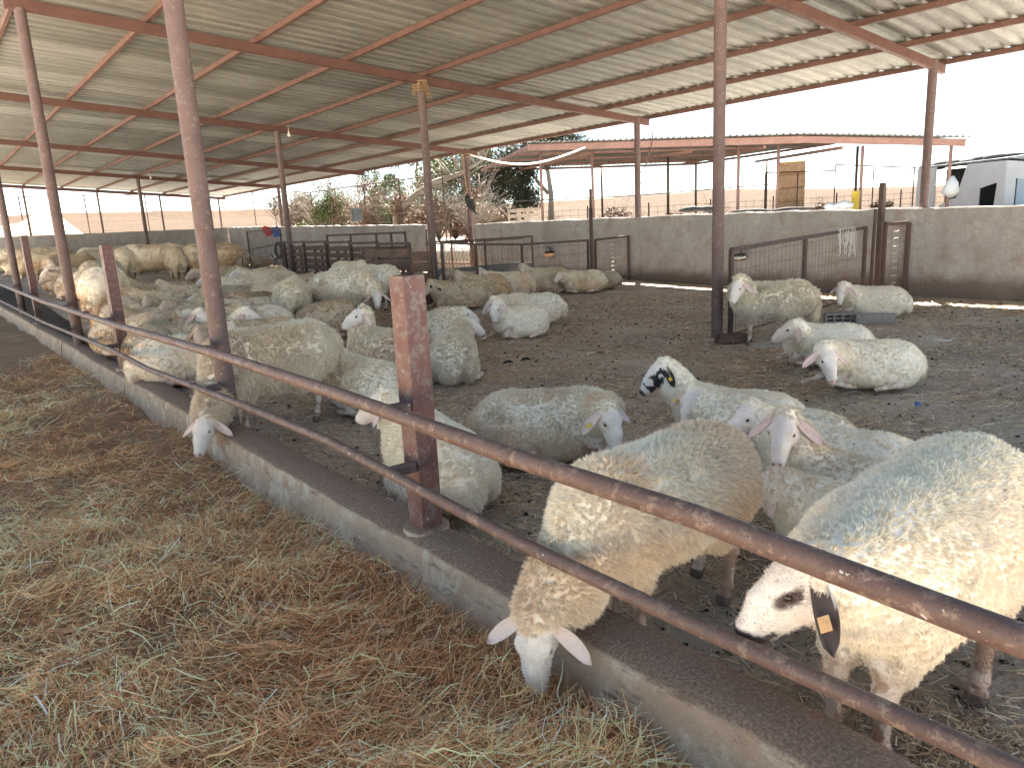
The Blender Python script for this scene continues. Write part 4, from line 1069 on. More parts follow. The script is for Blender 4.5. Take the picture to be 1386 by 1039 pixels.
def litter():
    n = 190000; r = rng.random(n)**1.5; d = 1.0+14*r; az = np.radians(rng.uniform(4, 84, n))
    x = d*np.sin(az); y = d*np.cos(az); k = (x > 1.83) & (x < 13.5); x, y, d = x[k], y[k], d[k]
    k = rng.random(len(x)) < np.clip(.7+1.0*fbm(xyz(x*1.5, y*1.5), 3, 66), .15, 1); x, y, d = x[k], y[k], d[k]; n = len(x)
    a = rng.random(n)*6.283; el = rng.normal(size=n)*.12
    D = np.stack([np.cos(a)*np.cos(el), np.sin(a)*np.cos(el), np.sin(el)], -1)
    L = .02+.08*rng.random(n)**2; L *= 1+.04*d; W = (.0020+.0026*rng.random(n))*(1+.14*d)
    C = pick([(.80,.64,.42), (.60,.43,.27), (.90,.80,.64), (.36,.24,.16)], n, [.3,.3,.15,.25])
    ribbons('straw_litter', M_STRAW, np.stack([x, y, penz(x, y)+.008+.012*rng.random(n)], -1), D, L, W, C, .08, ('short trampled straw scattered over the dark pen floor', 'straw'), seg=2)
    # clods and pellets
    n = 7000; d = 1.2+13*rng.random(n)**1.3; az = np.radians(rng.uniform(4, 84, n)); x = d*np.sin(az); y = d*np.cos(az); k = (x > 1.84) & (x < 13.4); x, y = x[k], y[k]; n = len(x)
    s = (.005+.013*rng.random(n)**3)*(1+.05*np.hypot(x, y)); o8 = np.array([(1,0,0),(-1,0,0),(0,1,0),(0,-1,0),(0,0,1),(0,0,-1)], float)
    T = np.array([(0,2,4),(2,1,4),(1,3,4),(3,0,4),(2,0,5),(1,2,5),(3,1,5),(0,3,5)])
    V = np.stack([x, y, penz(x, y)+s*.3], -1)[:, None]+o8[None]*s[:, None, None]*np.array([1,1,.6])*rng.uniform(.6, 1.3, (n, 6, 1))
    Q = (np.arange(n)*6)[:, None, None]+T[None]; C = pick([(.08,.058,.045), (.16,.12,.09), (.32,.265,.21), (.06,.045,.035)], n)
    o = mesh_np('dung_clods', V.reshape(-1, 3), Q.reshape(-1, 3), M_STRAW, None, False, np.repeat(C, 6, 0)); tag(o, kind='stuff'); o['label'] = 'small dark dung clods scattered over the pen floor'; o['category'] = 'dung'
litter()

# ------------------------------------------------------------------ hurdles, gates and wire inside the pen
def wire_panel(root, p0, p1, z0, z1, step, rows, r=.0028, zt1=None, name='wire_mesh', bend=.006):
    m = MB(); p0 = np.array(p0, float); p1 = np.array(p1, float); n = max(2, int(np.linalg.norm(p1-p0)/step)); b0, b1 = z0 if hasattr(z0, '__len__') else (z0, z0)
    t0, t1 = z1 if hasattr(z1, '__len__') else (z1, z1)
    for i in range(n+1):
        u = i/n; q = p0+(p1-p0)*u; zb = b0+(b1-b0)*u; zt = t0+(t1-t0)*u; j = rnd.uniform(-bend, bend)*2
        m.tube([(q[0], q[1], zb), (q[0]+j, q[1]+j, (zb+zt)/2), (q[0], q[1], zt)], r, 4, False)
    for k in range(rows):
        u = (k+.5)/rows; pts = []
        for i in range(0, 9):
            w = i/8; q = p0+(p1-p0)*w; pts.append((q[0], q[1], (b0+(b1-b0)*w)*(1-u)+(t0+(t1-t0)*w)*u+rnd.uniform(-bend, bend)))
        m.tube(pts, r, 4, False)
    m.build(name, M_MESH, root)
def hurdle(label, pts, z1, posts=True, pw=.05, cat='hurdle', step=.15, rows=5, base=.06, mt=None, braces=()):
    "framed wire hurdle: pts are ground points of its uprights; z1 heights above ground at each"
    mt = mt or M_DARKFRAME
    root = empty('wire_hurdle', (0, 0, 0), 0, label, cat)
    g = [float(gz(p[0], p[1])) for p in pts]
    for i, p in enumerate(pts):
        m = MB(); m.bar((p[0], p[1], g[i]-.1), (p[0], p[1], g[i]+z1[i]), pw, pw*.9, up=(0, 1, 0)); m.build('upright', mt, root)
    for i in range(len(pts)-1):
        a, b = pts[i], pts[i+1]
        m = MB(); m.bar((a[0], a[1], g[i]+z1[i]), (b[0], b[1], g[i+1]+z1[i+1]), pw*.9, pw*.9); m.build('top_rail', mt, root)
        m = MB(); m.bar((a[0], a[1], g[i]+base), (b[0], b[1], g[i+1]+base), .02, .02); m.build('bottom_rail', mt, root)
        wire_panel(root, a, b, (g[i]+base, g[i+1]+base), (g[i]+z1[i], g[i+1]+z1[i+1]), step, rows)
    return root
# hurdle from the middle post to the thin pole, behind which a few sheep lie
A = [atg(px, py) [:2] for px, py in ((603, 409), (648, 404), (709, 397), (797, 384))]
hurdle('low wire hurdle left of the thin dark pole, sheep lying behind it', A, [1.10, 1.05, 1.03, 1.0], step=.16)
B = [atg(807, 383), atg(851, 377)]
hurdle('short wire gate with white ties closing the gap next to the wall post', B, [1.0, 1.03], pw=.055, cat='gate', step=.12)
def ties(root_label, q0, q1, n, x0z):
    pass
x, y = atg(802, 384)
o = empty('thin_pole', (x, y, .1), 0, 'thin dark iron pole between the wire hurdle and the short gate', 'pole')
m = MB(); m.tube([(0,0,-.1), (0,0,1.78)], .045, 12); m.tube([(0,0,1.78), (0,0,2.2)], .028, 10); m.build('iron_tube', M_DARKFRAME, o, True)
# gate at the right post
def onx(px, py, xw): d = ray(px, py); k = xw/d[0]; return np.array([0, 0, CAM_H])+d*k
C0 = (8.08, 5.50); P2 = onx(1172, 308, 12.9); P2z = P2[2]; P2 = (P2[0], P2[1])
_d = ray(1090, 321); _k = [s for s in np.linspace(.05, .95, 400)]; _k = min(_k, key=lambda s: abs((C0[0]+(P2[0]-C0[0])*s)/(C0[1]+(P2[1]-C0[1])*s)-_d[0]/_d[1])); P1 = (C0[0]+(P2[0]-C0[0])*_k, C0[1]+(P2[1]-C0[1])*_k)
P1z = onx(1090, 321, P1[0])[2]; C0z = onx(983, 338, C0[0])[2]; P3 = onx(1188, 380, 13.1)[:2]
gh = lambda p, z: z-float(gz(*p))
hurdle('long wire gate sloping up to the dark post pair, twine hung on it', [C0, P1, P2], [gh(C0, C0z), gh(P1, P1z), gh(P2, P2z)], cat='gate', step=.13, rows=6, pw=.06)
x, y = P3
o = empty('dark_post', (x, y, 0), 0, 'pair of dark iron posts taller than the wall beside the long gate', 'post')
m = MB(); m.bar((0,0,-.1), (.03,.02,1.98), .10, .09, up=(0,1,0)); m.build('tall_angle_iron', M_DARKFRAME, o)
m = MB(); m.bar((-.14,.06,-.1), (-.10,.06,1.55), .07, .03, up=(0,1,0)); m.build('short_flat_iron', M_DARKFRAME, o)
Pa = onx(1198, 303, 13.2); Pz = Pa[2]; Pa = (Pa[0], Pa[1]); Pb = (13.62, onx(1230, 303, 13.62)[1])
hurdle('narrow wire panel with pale ties between the dark posts and the wall post', [Pa, Pb], [gh(Pa, Pz), gh(Pa, Pz)], pw=.075, cat='panel', step=.12, rows=6)
def tie_set(label, a, b, z0, z1, n):
    m = MB()
    for k in range(n):
        z = z0+(z1-z0)*k/(n-1); c = np.array(a)*.5+np.array(b)*.5; d = (np.array(b)-np.array(a)); d = d/np.linalg.norm(d)*.05
        m.tube([(c[0]-d[0], c[1]-d[1], z), (c[0], c[1], z+rnd.uniform(-.01,.02)), (c[0]+d[0], c[1]+d[1], z+.008)], .006, 5)
    o = m.build('cloth_ties', M_TWINE, None, True, loc=(c[0], c[1], z0)); tag(o, label, 'ties')
tie_set('row of short white ties climbing the narrow panel at the wall post', Pa, Pb, .25, 1.15, 8)
tie_set('row of short white ties on the short gate beside the thin pole', B[0], B[1], .3, 1.0, 8)
# twine hung on the long gate
m = MB(); a, b = np.array(P1), np.array(P2)
for k in range(16):
    u = .48+.30*rnd.random(); q = a+(b-a)*u; zt = P1z+(P2z-P1z)*u+.04; L = rnd.uniform(.15, .5); pts = [(q[0]-.04, q[1]-.03, zt)]
    for s in range(1, 7): pts.append((q[0]-.04+rnd.uniform(-.035, .035), q[1]-.04+rnd.uniform(-.035, .035), zt-L*s/6))
    pts += [(pts[-1][0]+.05, pts[-1][1], zt-L*.9), (pts[-1][0]+.07, pts[-1][1]+.02, zt-L*.2)]
    m.tube(pts, .005, 4)
q = a+(b-a)*.6; tag(m.build('twine_bundle', M_TWINE, None, False, loc=(q[0], q[1], 1.2)), 'loops of pale baling twine hung over the long gate', 'twine')
# wire coils and basins on the wall
def basin(px, py, label, mt):
    d = ray(px, py); t = (X_WALL-.12)/d[0]; p = np.array([0,0,CAM_H])+d*t
    o = empty('drinking_bowl', tuple(p), 0, label, 'drinker'); m = MB(); n = 14
    V = []; 
    for (r, z) in ((.10,-.07), (.15,-.02), (.16,.03), (.145,.03), (.135,-.01), (.09,-.055)):
        V += [(r*math.cos(6.283*i/n)*.8, r*math.sin(6.283*i/n)*1.25, z) for i in range(n)]
    F = [(k*n+i, k*n+(i+1) % n, (k+1)*n+(i+1) % n, (k+1)*n+i) for k in range(5) for i in range(n)]+[tuple(range(n-1,-1,-1)), tuple(5*n+i for i in range(n))]
    m.add(V, F); m.build('bowl', mt, o, True)
    m = MB(); m.bar((-.1,0,.05), (.13,0,.05), .12, .05); m.tube([(.1,.02,.05), (.1,.05,.16), (.1,.2,.18)], .012, 6); m.build('valve_box', M_DARK, o)
basin(1001, 348, 'pale metal drinking bowl fixed to the wall behind the long gate', M_SHINY)
basin(743, 344, 'dark drinking bowl fixed to the wall behind the wire hurdle', M_TAGO)
# hollow blocks in front of the lying sheep
def block(label, px, py, rz, hollow, L=.45):
    x, y = atg(px, py); z = float(gz(x, y))
    o = empty('concrete_block', (x, y, z-.02), rz, label, 'block')
    m = MB(); w, h = .20, .14
    if hollow:
        m.box((-L/2,-w/2,0), (L/2,w/2,.025)); m.box((-L/2,-w/2,h-.025), (L/2,w/2,h))
        for i in range(5): c = -L/2+.0125+i*(L-.025)/4; m.box((c-.0125,-w/2+.002,.025), (c+.0125,w/2-.002,h-.025))
        for i in range(4): c = -L/2+.0125+(i+.5)*(L-.025)/4; m.box((c-(L-.025)/8+.013,-w/2+.004,.062), (c+(L-.025)/8-.013,w/2-.004,.078))
    else: m.bar((-L/2, 0, h/2), (L/2, 0, h/2), w, h, bev=.12)
    m.build('cast_block', M_BLOCK, o)
block('hollow concrete block, its row of holes showing, before the sheep by the wall', 1139, 434, rel_heading(9.6, 5, 8), True, .46)
block('solid pale concrete block beside the hollow one under the lying sheep', 1184, 436, rel_heading(9.6, 4.4, 8), False, .5)
x, y = atg(994, 463)
o = empty('wooden_trough', (x, y, .0), rel_heading(x, y, 200), 'short wooden board box lying at the foot of the round post', 'board')
m = MB(); m.bar((-.22,0,.03), (.20,0,.02), .14, .03); m.bar((-.22,-.07,.06), (.20,-.07,.05), .02, .10); m.bar((-.22,.07,.06), (.20,.07,.05), .02, .10); m.build('boards', M_WOOD, o)
# scattered rags and sticks on the pen floor
for px, py, lab in [(688, 492, 'black rag lying on the litter beside the soiled sheep rump'), (712, 488, 'thin black stick lying flat on the litter beside the rag')]:
    x, y = atg(px, py); m = MB()
    if 'rag' in lab: m.tube([(-.05,0,.01), (-.02,.02,.03), (.03,.0,.02), (.06,.03,.01)], [.008,.016,.015,.006], 7)
    else: m.tube([(-.16,.0,.015), (-.02,.03,.02), (.10,.01,.02), (.16,.05,.03)], [.006,.009,.008,.005], 6)
    o = m.build('rag' if 'rag' in lab else 'stick', M_DARK, None, True); o.location = (x, y, float(gz(x, y))); o.rotation_euler = (0, 0, rel_heading(x, y, 0)); tag(o, lab, 'rag' if 'rag' in lab else 'stick')
x, y = atg(1272, 462); m = MB(); m.tube([(-.12,0,.015), (0,.02,.02), (.14,-.01,.015)], .008, 6); o = m.build('stick', M_PALE, None, True); o.location = (x, y, float(gz(x, y))); o.rotation_euler = (0,0,rel_heading(x,y,0)); tag(o, 'pale thin stick lying on the open litter at the right', 'stick')
x, y = atg(1243, 550); m = MB(); m.tube([(-.03,0,.01), (0,.02,.025), (.03,-.01,.01)], [.008,.015,.006], 6); o = m.build('plastic_scrap', M_BLUE, None, True); o.location = (x, y, float(gz(x, y))); tag(o, 'tiny scrap of blue plastic on the litter', 'scrap')

# ------------------------------------------------------------------ pallet fence, feeders, wire gate with buckets
def slats(root, p0, p1, zs, w, mt, gapname='slat', thick=.02, off=0):
    p0 = np.array(p0, float); p1 = np.array(p1, float)
    for z in zs:
        m = MB(); m.bar((p0[0], p0[1], z), (p1[0], p1[1], z+rnd.uniform(-.012, .012)), thick, w); m.build(gapname, mt, root)
def along(px0, px1, n, yfun): return [px0+(px1-px0)*i/n for i in range(n+1)]
# the pallet fence runs from the second middle post to the first: from (7.86, 19) to (7.9, 12.4)
pf = empty('pallet_fence', (7.9, 15.6, .3), 0, 'long rust brown pallet fence of open slats running back from the middle round post', 'fence')
def pput(o): o.location = (-7.9, -15.6, -.3); return o
y0, y1 = 12.95, 19.4; n = 5; seg = (y1-y0)/n
for i in range(n+1):
    yy_ = y0+i*seg; g = float(gz(8, yy_)); m = MB(); m.bar((7.86, yy_, g-.1), (7.86, yy_, g+1.04), .07, .06, up=(0,1,0)); pput(m.build('fence_upright', M_DARKFRAME, pf))
for i in range(n):
    a, b = y0+i*seg+.04, y0+(i+1)*seg-.04; g = float(gz(8, (a+b)/2))
    m = MB(); m.bar((7.86, a, g+1.01), (7.86, b, g+1.01), .06, .055); pput(m.build('top_rail', M_DARKFRAME, pf))
    for z in (.06, .22, .38, .54, .70, .86):
        m = MB(); m.bar((7.90, a, g+z), (7.90, b, g+z+rnd.uniform(-.012, .012)), .02, .11); pput(m.build('slat', M_WOOD if z < .8 or i % 2 else M_BEAM, pf))
    for k in (.33, .66):
        m = MB(); yy_ = a+(b-a)*k; m.bar((7.94, yy_, g+.05), (7.94, yy_, g+.92), .07, .05, up=(0,1,0)); pput(m.build('pallet_block', M_WOOD, pf))
# dark board end by the post
be = empty('board_gate', (7.95, 12.2, .2), 0, 'dark plank panel standing beside the middle round post, seen almost edge on', 'panel')
pa, pb = np.array(atg(560, 414)), np.array(atg(590, 414))
be.location = (pa[0], pa[1], float(gz(*pa))); dx = pb-pa
for k, z in enumerate((.10,.29,.48,.67,.86)):
    m = MB(); m.bar((0,0,z), (dx[0],dx[1],z), .03, .17); m.build('plank', M_WOOD, be)
m = MB(); m.bar((dx[0],dx[1],-.05), (dx[0],dx[1],1.02), .06, .05, up=(0,1,0)); m.build('edge_post', M_DARKFRAME, be)
pc = np.array(atg(500, 404)); d2 = pc-pa
for k, z in enumerate((.10,.30,.52,.74,.93)):
    m = MB(); m.bar((0,0,z), (d2[0],d2[1],z), .03, .15); m.build('plank', M_WOOD, be)
# taller rear frame behind the pallets
rf = empty('rear_gate', (0,0,0), 0, 'taller rusty frame gate with rust red boards standing behind the pallet fence', 'gate')
q0, q1 = atg(448, 372), atg(553, 376)
for u in (0, .33, .66, .84, 1):
    q = np.array(q0)*(1-u)+np.array(q1)*u; m = MB(); m.bar((q[0],q[1],.1), (q[0],q[1],float(gz(*q))+1.32), .06, .05, up=(0,1,0)); m.build('upright', M_DARKFRAME, rf)
for z, mt in ((1.29, M_DARKFRAME), (.85, M_BEAM), (.65, M_WOOD), (.45, M_BEAM)):
    m = MB(); m.bar((q0[0],q0[1],float(gz(*q0))+z), (q1[0],q1[1],float(gz(*q1))+z), .03, .06 if z > 1.2 else .12); m.build('rail', mt, rf)
# hay rack with a trough
hr = empty('hay_rack', (0,0,0), 0, 'long wire hay rack over a grey metal trough behind the wire hurdle', 'hay rack')
r0, r1 = np.array(atg(590, 385)), np.array(atg(722, 372)); dv = (r1-r0)/np.linalg.norm(r1-r0); nv = np.array([dv[1], -dv[0]]); nv = nv if nv[0] > 0 else -nv
gr = float(gz(*((r0+r1)/2)))
m = MB()
for a_, b_ in (((r0, .35), (r1, .35)),):
    A0, A1 = np.array([*r0, gr+.22]), np.array([*r1, gr+.22])
    m.bar(A0, A1, .02, .26); m.bar(A0+[*(nv*.40), 0], A1+[*(nv*.40), 0], .02, .26); m.bar(A0+[*(nv*.20), -.12], A1+[*(nv*.20), -.12], .38, .02)
m.build('trough', M_GREYM, hr)
m = MB()
for q in (r0, (r0+r1)/2, r1):
    m.bar((q[0], q[1], gr-.1), (q[0]-nv[0]*.0, q[1], gr+1.05), .04, .04, up=(0,1,0))
m.bar((*r0, gr+1.05), (*r1, gr+1.05), .035, .035); m.bar((*(r0+nv*.4), gr+1.0), (*(r1+nv*.4), gr+1.0), .035, .035)
m.build('frame', M_DARKFRAME, hr)
m = MB(); L = np.linalg.norm(r1-r0); k = int(L/.11)
for i in range(k):
    for s in (0, 1):
        a_ = r0+dv*(i*.11); b_ = r0+dv*min(L, max(0, i*.11+(.22 if s else -.22)))
        m.tube([(*(b_-nv*.05), gr+1.03), (*(a_+nv*.18), gr+.38)], .0035, 4, False)
m.build('rack_wire', M_MESH, hr)
# wall opening with a reddish gate
og = empty('outer_gate', (X_WALL, 18.7, .2), 0, 'rust red pipe gate closing the gap in the wall, dry grass bright behind it', 'gate')
for z in (.45, 1.15, 1.55): m = MB(); m.bar((0,.05,z-.2), (0,2.65,z-.2), .04, .05); m.build('rail', M_BEAM, og)
for yv in (.05, 1.2, 2.65): m = MB(); m.bar((0,yv,-.2), (0,yv,1.38), .045, .045, up=(0,1,0)); m.build('upright', M_BEAM, og)
# wire gate with the buckets
wg = hurdle('tall dark wire gate standing open with two plastic buckets hung on it', [atg(341, 368), atg(386, 374)], [1.55, 1.5], cat='gate', step=.12, rows=9, pw=.05)
wf = hurdle('low tilted wire feeder panel leaning in front of the tall wire gate', [atg(330, 366), atg(384, 362)], [.78, 1.02], cat='feeder', step=.10, rows=5, pw=.035)
def bucket(px, py, label, mt, tilt):
    x, y = atg(363, 371); d = math.hypot(x, y)-.25; p = atd(px, py, d)
    o = empty('bucket', tuple(p), rel_heading(x, y, 0), label, 'bucket'); o.rotation_euler = (tilt[0], tilt[1], o.rotation_euler[2])
    m = MB(); n = 20; V = []
    for r, z in ((.115,-.14), (.15,.15), (.162,.15), (.162,.165), (.142,.165), (.108,-.125)):
        V += [(r*math.cos(6.283*i/n), r*math.sin(6.283*i/n), z) for i in range(n)]
    F = [(k*n+i, k*n+(i+1) % n, (k+1)*n+(i+1) % n, (k+1)*n+i) for k in range(5) for i in range(n)]+[tuple(range(n-1,-1,-1)), tuple(5*n+i for i in range(n))]
    m.add(V, F); m.build('pail', mt, o, True)
    m = MB(); m.tube([(.155*math.cos(t), 0, .15+.13*math.sin(t)) for t in np.linspace(0, math.pi, 10)], .004, 5); m.build('bail_handle', M_SHINY, o, True)
bucket(361, 312, 'red plastic bucket hung sideways on the wire gate', M_RED, (2.2, .9))
bucket(374, 313, 'blue plastic bucket hung upside down beside the red one', M_BLUE, (2.9, .25))
x, y = atg(372, 366); o = empty('metal_pan', (x, y, float(gz(x, y))+.45), 0, 'shiny metal pan leaning at the foot of the wire gate', 'pan'); o.rotation_euler = (.9, .2, .6)
m = MB(); n = 14; V = []
for r, z in ((.12,0), (.20,.09), (.21,.09), (.13,-.01)): V += [(r*math.cos(6.283*i/n), r*math.sin(6.283*i/n), z) for i in range(n)]
m.add(V, [(k*n+i, k*n+(i+1) % n, (k+1)*n+(i+1) % n, (k+1)*n+i) for k in range(3) for i in range(n)]+[tuple(range(n))]); m.build('pan_shell', M_SHINY, o, True)
x, y = atg(381, 372); o = empty('motor_tyre', (x, y, float(gz(x, y))), 0, 'black tyre hung upright against the wire gate post', 'tyre')
m = MB(); m.tube([(0, .26*math.cos(t), .85+.26*math.sin(t)) for t in np.linspace(0, 6.283, 24)], .05, 8); m.build('tyre_ring', M_TYRE, o, True)

# ------------------------------------------------------------------ things hung on the shed
def bulb(px, py, x, lab):
    d = ray(px, py); t = x/d[0]; p = np.array([0,0,CAM_H])+d*t
    o = empty('light_bulb', tuple(p), 0, lab, 'bulb'); V, F = sphere(.045); m = MB(); m.add(V, F); m.build('glass', M_GLASS, o, True)
    m = MB(); m.tube([(0,0,.03), (0,0,.09)], .022, 8); m.tube([(0,0,.09), (0,0,.25)], .006, 5); m.build('socket', M_PALE, o)
bulb(391, 183, 8.1, 'bare light bulb hanging from the second beam near the middle post')
bulb(204, 241, 8.1, 'bare light bulb hanging under the farthest beam at the left')
# straw rope wrapped at the top of the middle post
o = empty('rope_wrap', (7.86, 12.08, zr(7.86)-.12), 0, 'shaggy straw rope wrapped round the top of the middle post', 'rope')
m = MB(); m.tube([((.10+.015*math.sin(t*7))*math.cos(t), (.10+.015*math.cos(t*5))*math.sin(t), -.10+.2*t/25) for t in np.linspace(0, 25, 130)], .022, 6)
for k in range(60):
    a = rnd.uniform(0, 6.28); m.tube([(.10*math.cos(a), .10*math.sin(a), rnd.uniform(-.1,.1)), (.15*math.cos(a), .15*math.sin(a), rnd.uniform(-.14,.1)), (.17*math.cos(a+.2), .17*math.sin(a+.2), rnd.uniform(-.25,.0))], .004, 3)
m.build('straw_coil', M_ROPE, o)
o = empty('rope_bundle', (13.85, 19.0, 3.75), 0, 'rope and black rags tied round the outer post by the trees', 'rope')
m = MB(); m.tube([(.11*math.cos(t), .11*math.sin(t), -.1+.2*t/15) for t in np.linspace(0, 15, 60)], .02, 6); m.tube([(-.12,0,0), (-.22,-.1,-.5), (-.12,-.1,-1.1), (-.15,-.1,-1.3)], .02, 6); m.build('rope', M_ROPE, o)
m = MB(); 
for k in range(5): m.tube([(-.12,-.1,-1.15-.05*k), (-.2+.05*k,-.14,-1.3), (-.18+.08*k,-.12,-1.55-.06*k)], [.03,.06,.02], 6)
m.build('black_rag', M_DARK, o)
# white hose from the outer post to the next shed
p0 = np.array([13.9, 19.0, 3.80]); p3 = atd(792, 200, 25.5); pts = []
for i in range(25):
    u = i/24; q = p0*(1-u)+p3*u; q[2] -= .45*math.sin(math.pi*u)*(1-.2*u); pts.append(q)
m = MB(); m.tube(pts, .03, 8); tag(m.build('white_hose', M_PALE, None, True, loc=tuple(p0)), 'white hose sagging from the outer post to the neighbouring shed', 'hose')
# cords dangling at the second outer post
x0 = np.array([14.3, 12.0, 3.72]); m = MB(); m.tube([x0, x0+[-.1,-.1,-.3], x0+[-.25,-.0,-.9], x0+[-.5,.1,-1.2]], .012, 6); m.tube([x0, x0+[.02,.02,-.4], x0+[-.3,.1,-1.3], x0+[-.45,.15,-1.6]], .007, 5)
tag(m.build('dangling_rope', M_DARKFRAME, None, True, loc=tuple(x0)), 'loose cord dangling from the roof edge beside the outer post', 'cord')
x, y = 13.62, 26.4; o = empty('outer_post_box', (x+.0, y, 2.25), 0, 'grey box strapped to the far outer post before the green shrub', 'box')
m = MB(); m.bar((0,-.3,-.22), (0,-.3,.22), .34, .3, up=(0,1,0)); m.bar((.0,-.3,.22), (0,-.3,.25), .38, .34, up=(0,1,0)); m.build('box_shell', M_GREYM, o)

# ------------------------------------------------------------------ beyond the wall
def fz(x, y): return float(fieldz(np.array([x]), np.array([y]))[0])
def wire_fence(label, ends, h, posts, mt=M_DARKFRAME, pr=.03, rows=4, vstep=None, wr=.006, rail=True):
    a, b = np.array(ends[0], float), np.array(ends[1], float); root = empty('wire_fence', (a[0], a[1], a[2]), 0, label, 'fence'); o_ = a.copy()
    for i in range(posts):
        u = i/(posts-1); q = a+(b-a)*u-o_; m = MB(); m.tube([(q[0], q[1], q[2]-.8), (q[0], q[1], q[2]+h)], pr, 8); m.build('fence_post', mt, root)
    if rail: m = MB(); m.tube([(0,0,h), tuple(b-a+[0,0,h])], pr*.8, 8); m.build('top_pipe', mt, root)
    m = MB()
    for k in range(rows):
        z = h*(k+.3)/rows; pts = [tuple((b-a)*u+[0,0,z-.03*math.sin(u*posts*math.pi)**2]) for u in np.linspace(0, 1, posts*3)]; m.tube(pts, wr, 3, False)
    if vstep:
        n = int(np.linalg.norm(b-a)/vstep)
        for i in range(n): q = (b-a)*i/n; m.tube([tuple(q), tuple(q+[0,0,h*.9])], wr*.8, 3, False)
    m.build('wires', M_MESH, root); return root
# far-left pipe fence beyond the end wall
wire_fence('thin pipe fence crossing the dry slope beyond the end wall', ((-4, 47, 1.7), (19.5, 44.5, 1.7)), 2.55, 9, pr=.035, rows=5)
wire_fence('tall mesh fence in front of the green shrubs behind the wall', ((14.6, 21.5, 1.1), (17.5, 44, 1.6)), 2.3, 7, pr=.03, rows=7, vstep=.5, wr=.005)
wire_fence('post and wire fence along the bank beyond the neighbouring shed', ((18, 29.5, 1.1), (40, 9, 1.1)), 1.15, 12, pr=.03, rows=5, vstep=.35, wr=.007, rail=False)

# neighbouring shed
s2 = empty('neighbouring_shed', (20, 15, 1.1), 0, 'second open shed beyond the wall, low corrugated roof on thin pinkish posts', 'shed')
S0 = Vector((-20, -15, -1.1))
FL_, FP, FR = atd(715, 200, 27.), atd(1086, 189, 25.), atd(1307, 193, 25.)
BL, BM_, BR = atd(652, 231, 34.), atd(940, 222, 36), atd(1130, 194, 34)
def s2b(name, p, q, w, h, mt=M_SHED2): m = MB(); m.bar(p, q, w, h); o = m.build(name, mt, s2); o.location = S0; return o
s2b('front_beam', FL_, FP, .12, .22); s2b('front_beam', FP, FR, .12, .20)
s2b('rear_beam', BL, BM_, .08, .10); s2b('rear_beam', BM_, BR, .08, .10); s2b('side_beam', FL_, BL, .08, .12)
for u in (.25, .5, .75):
    s2b('purlin', FL_*(1-u)+BL*u+[0,0,.0], FP*(1-u)+BM_*u, .06, .07)
for px0, py0, px1, py1, d0, d1 in ((801,207,700,231,26.8,34), (935,205,803,224,26.2,34), (1035,199,925,222,25.5,35), (1140,200,1022,219,25,35)):
    s2b('rafter', atd(px0, py0, d0), atd(px1, py1, d1), .07, .10)
# roof sheet with ribs running front to back
def ribsheet(F0, F1, B0, B1, n):
    V = []; F = []; prof = [(0,0),(.55,0),(.66,.05),(.86,.05),(.99,0)]
    for i in range(n):
        for u, h in prof:
            w = (i+u)/n; f = F0*(1-w)+F1*w; b = B0*(1-w)+B1*w; ov = (f-b)/np.linalg.norm(f-b)*.25
            V += [tuple(f+ov+[0,0,.14+h]), tuple(b+[0,0,.08+h])]
    k = len(V)//2
    F = [(2*i, 2*i+2, 2*i+3, 2*i+1) for i in range(k-1)]
    o = mesh_np('corrugated_roof', V, F, M_ROOF, s2); o.location = S0
ribsheet(FL_, FP, BL, BM_, 46); ribsheet(FP, FR, BM_, BR, 28)
for px, top, bot, d in ((731,205,300,27.2),(801,203,296,26.6),(1000,198,288,25.8),(1054,197,286,25.4),(1168,197,286,25.),(1288,194,284,25.)):
    p = atd(px, top, d); g = fz(p[0], p[1]); m = MB(); m.tube([(p[0], p[1], g-.2), tuple(p)], .05, 8); o = m.build('round_post', M_SHED2, s2, True); o.location = S0
for px, top, d in ((664,231,34),(814,226,35),(904,208,29),(942,223,35),(1038,218,35),(1161,198,29)):
    p = atd(px, top, d); g = fz(p[0], p[1]); m = MB(); m.tube([(p[0], p[1], g-.2), tuple(p)], .05, 8); o = m.build('round_post', M_DARKFRAME, s2, True); o.location = S0
p = atd(1158, 268, 24.6); m = MB(); m.box((p[0]-.08, p[1]-.08, fz(p[0], p[1])-.05), (p[0]+.08, p[1]+.08, p[2]+.2)); o = m.build('bollard', M_YEL, None, loc=tuple(p)); tag(o, 'yellow painted stub post at the foot of the shed pole', 'post')
p = atd(1143, 216, 24.4)
# bale stack on the slope
for k in range(4):
    p = atd(1071, 250, 43); g = fz(p[0], p[1])
    o = empty('straw_bale', (p[0]+rnd.uniform(-.04,.04), p[1], g-.15+k*.72), rel_heading(p[0], p[1], 0)+rnd.uniform(-.04,.04), ['lowest', 'second', 'third', 'topmost'][k]+' straw bale of the tan stack on the dry slope', 'bale', 'stacked straw bales')
    m = MB(); m.bar((-.68,0,.35), (.68,0,.35), .9, .71, bev=.12); m.build('bale_body', M_BALE, o)
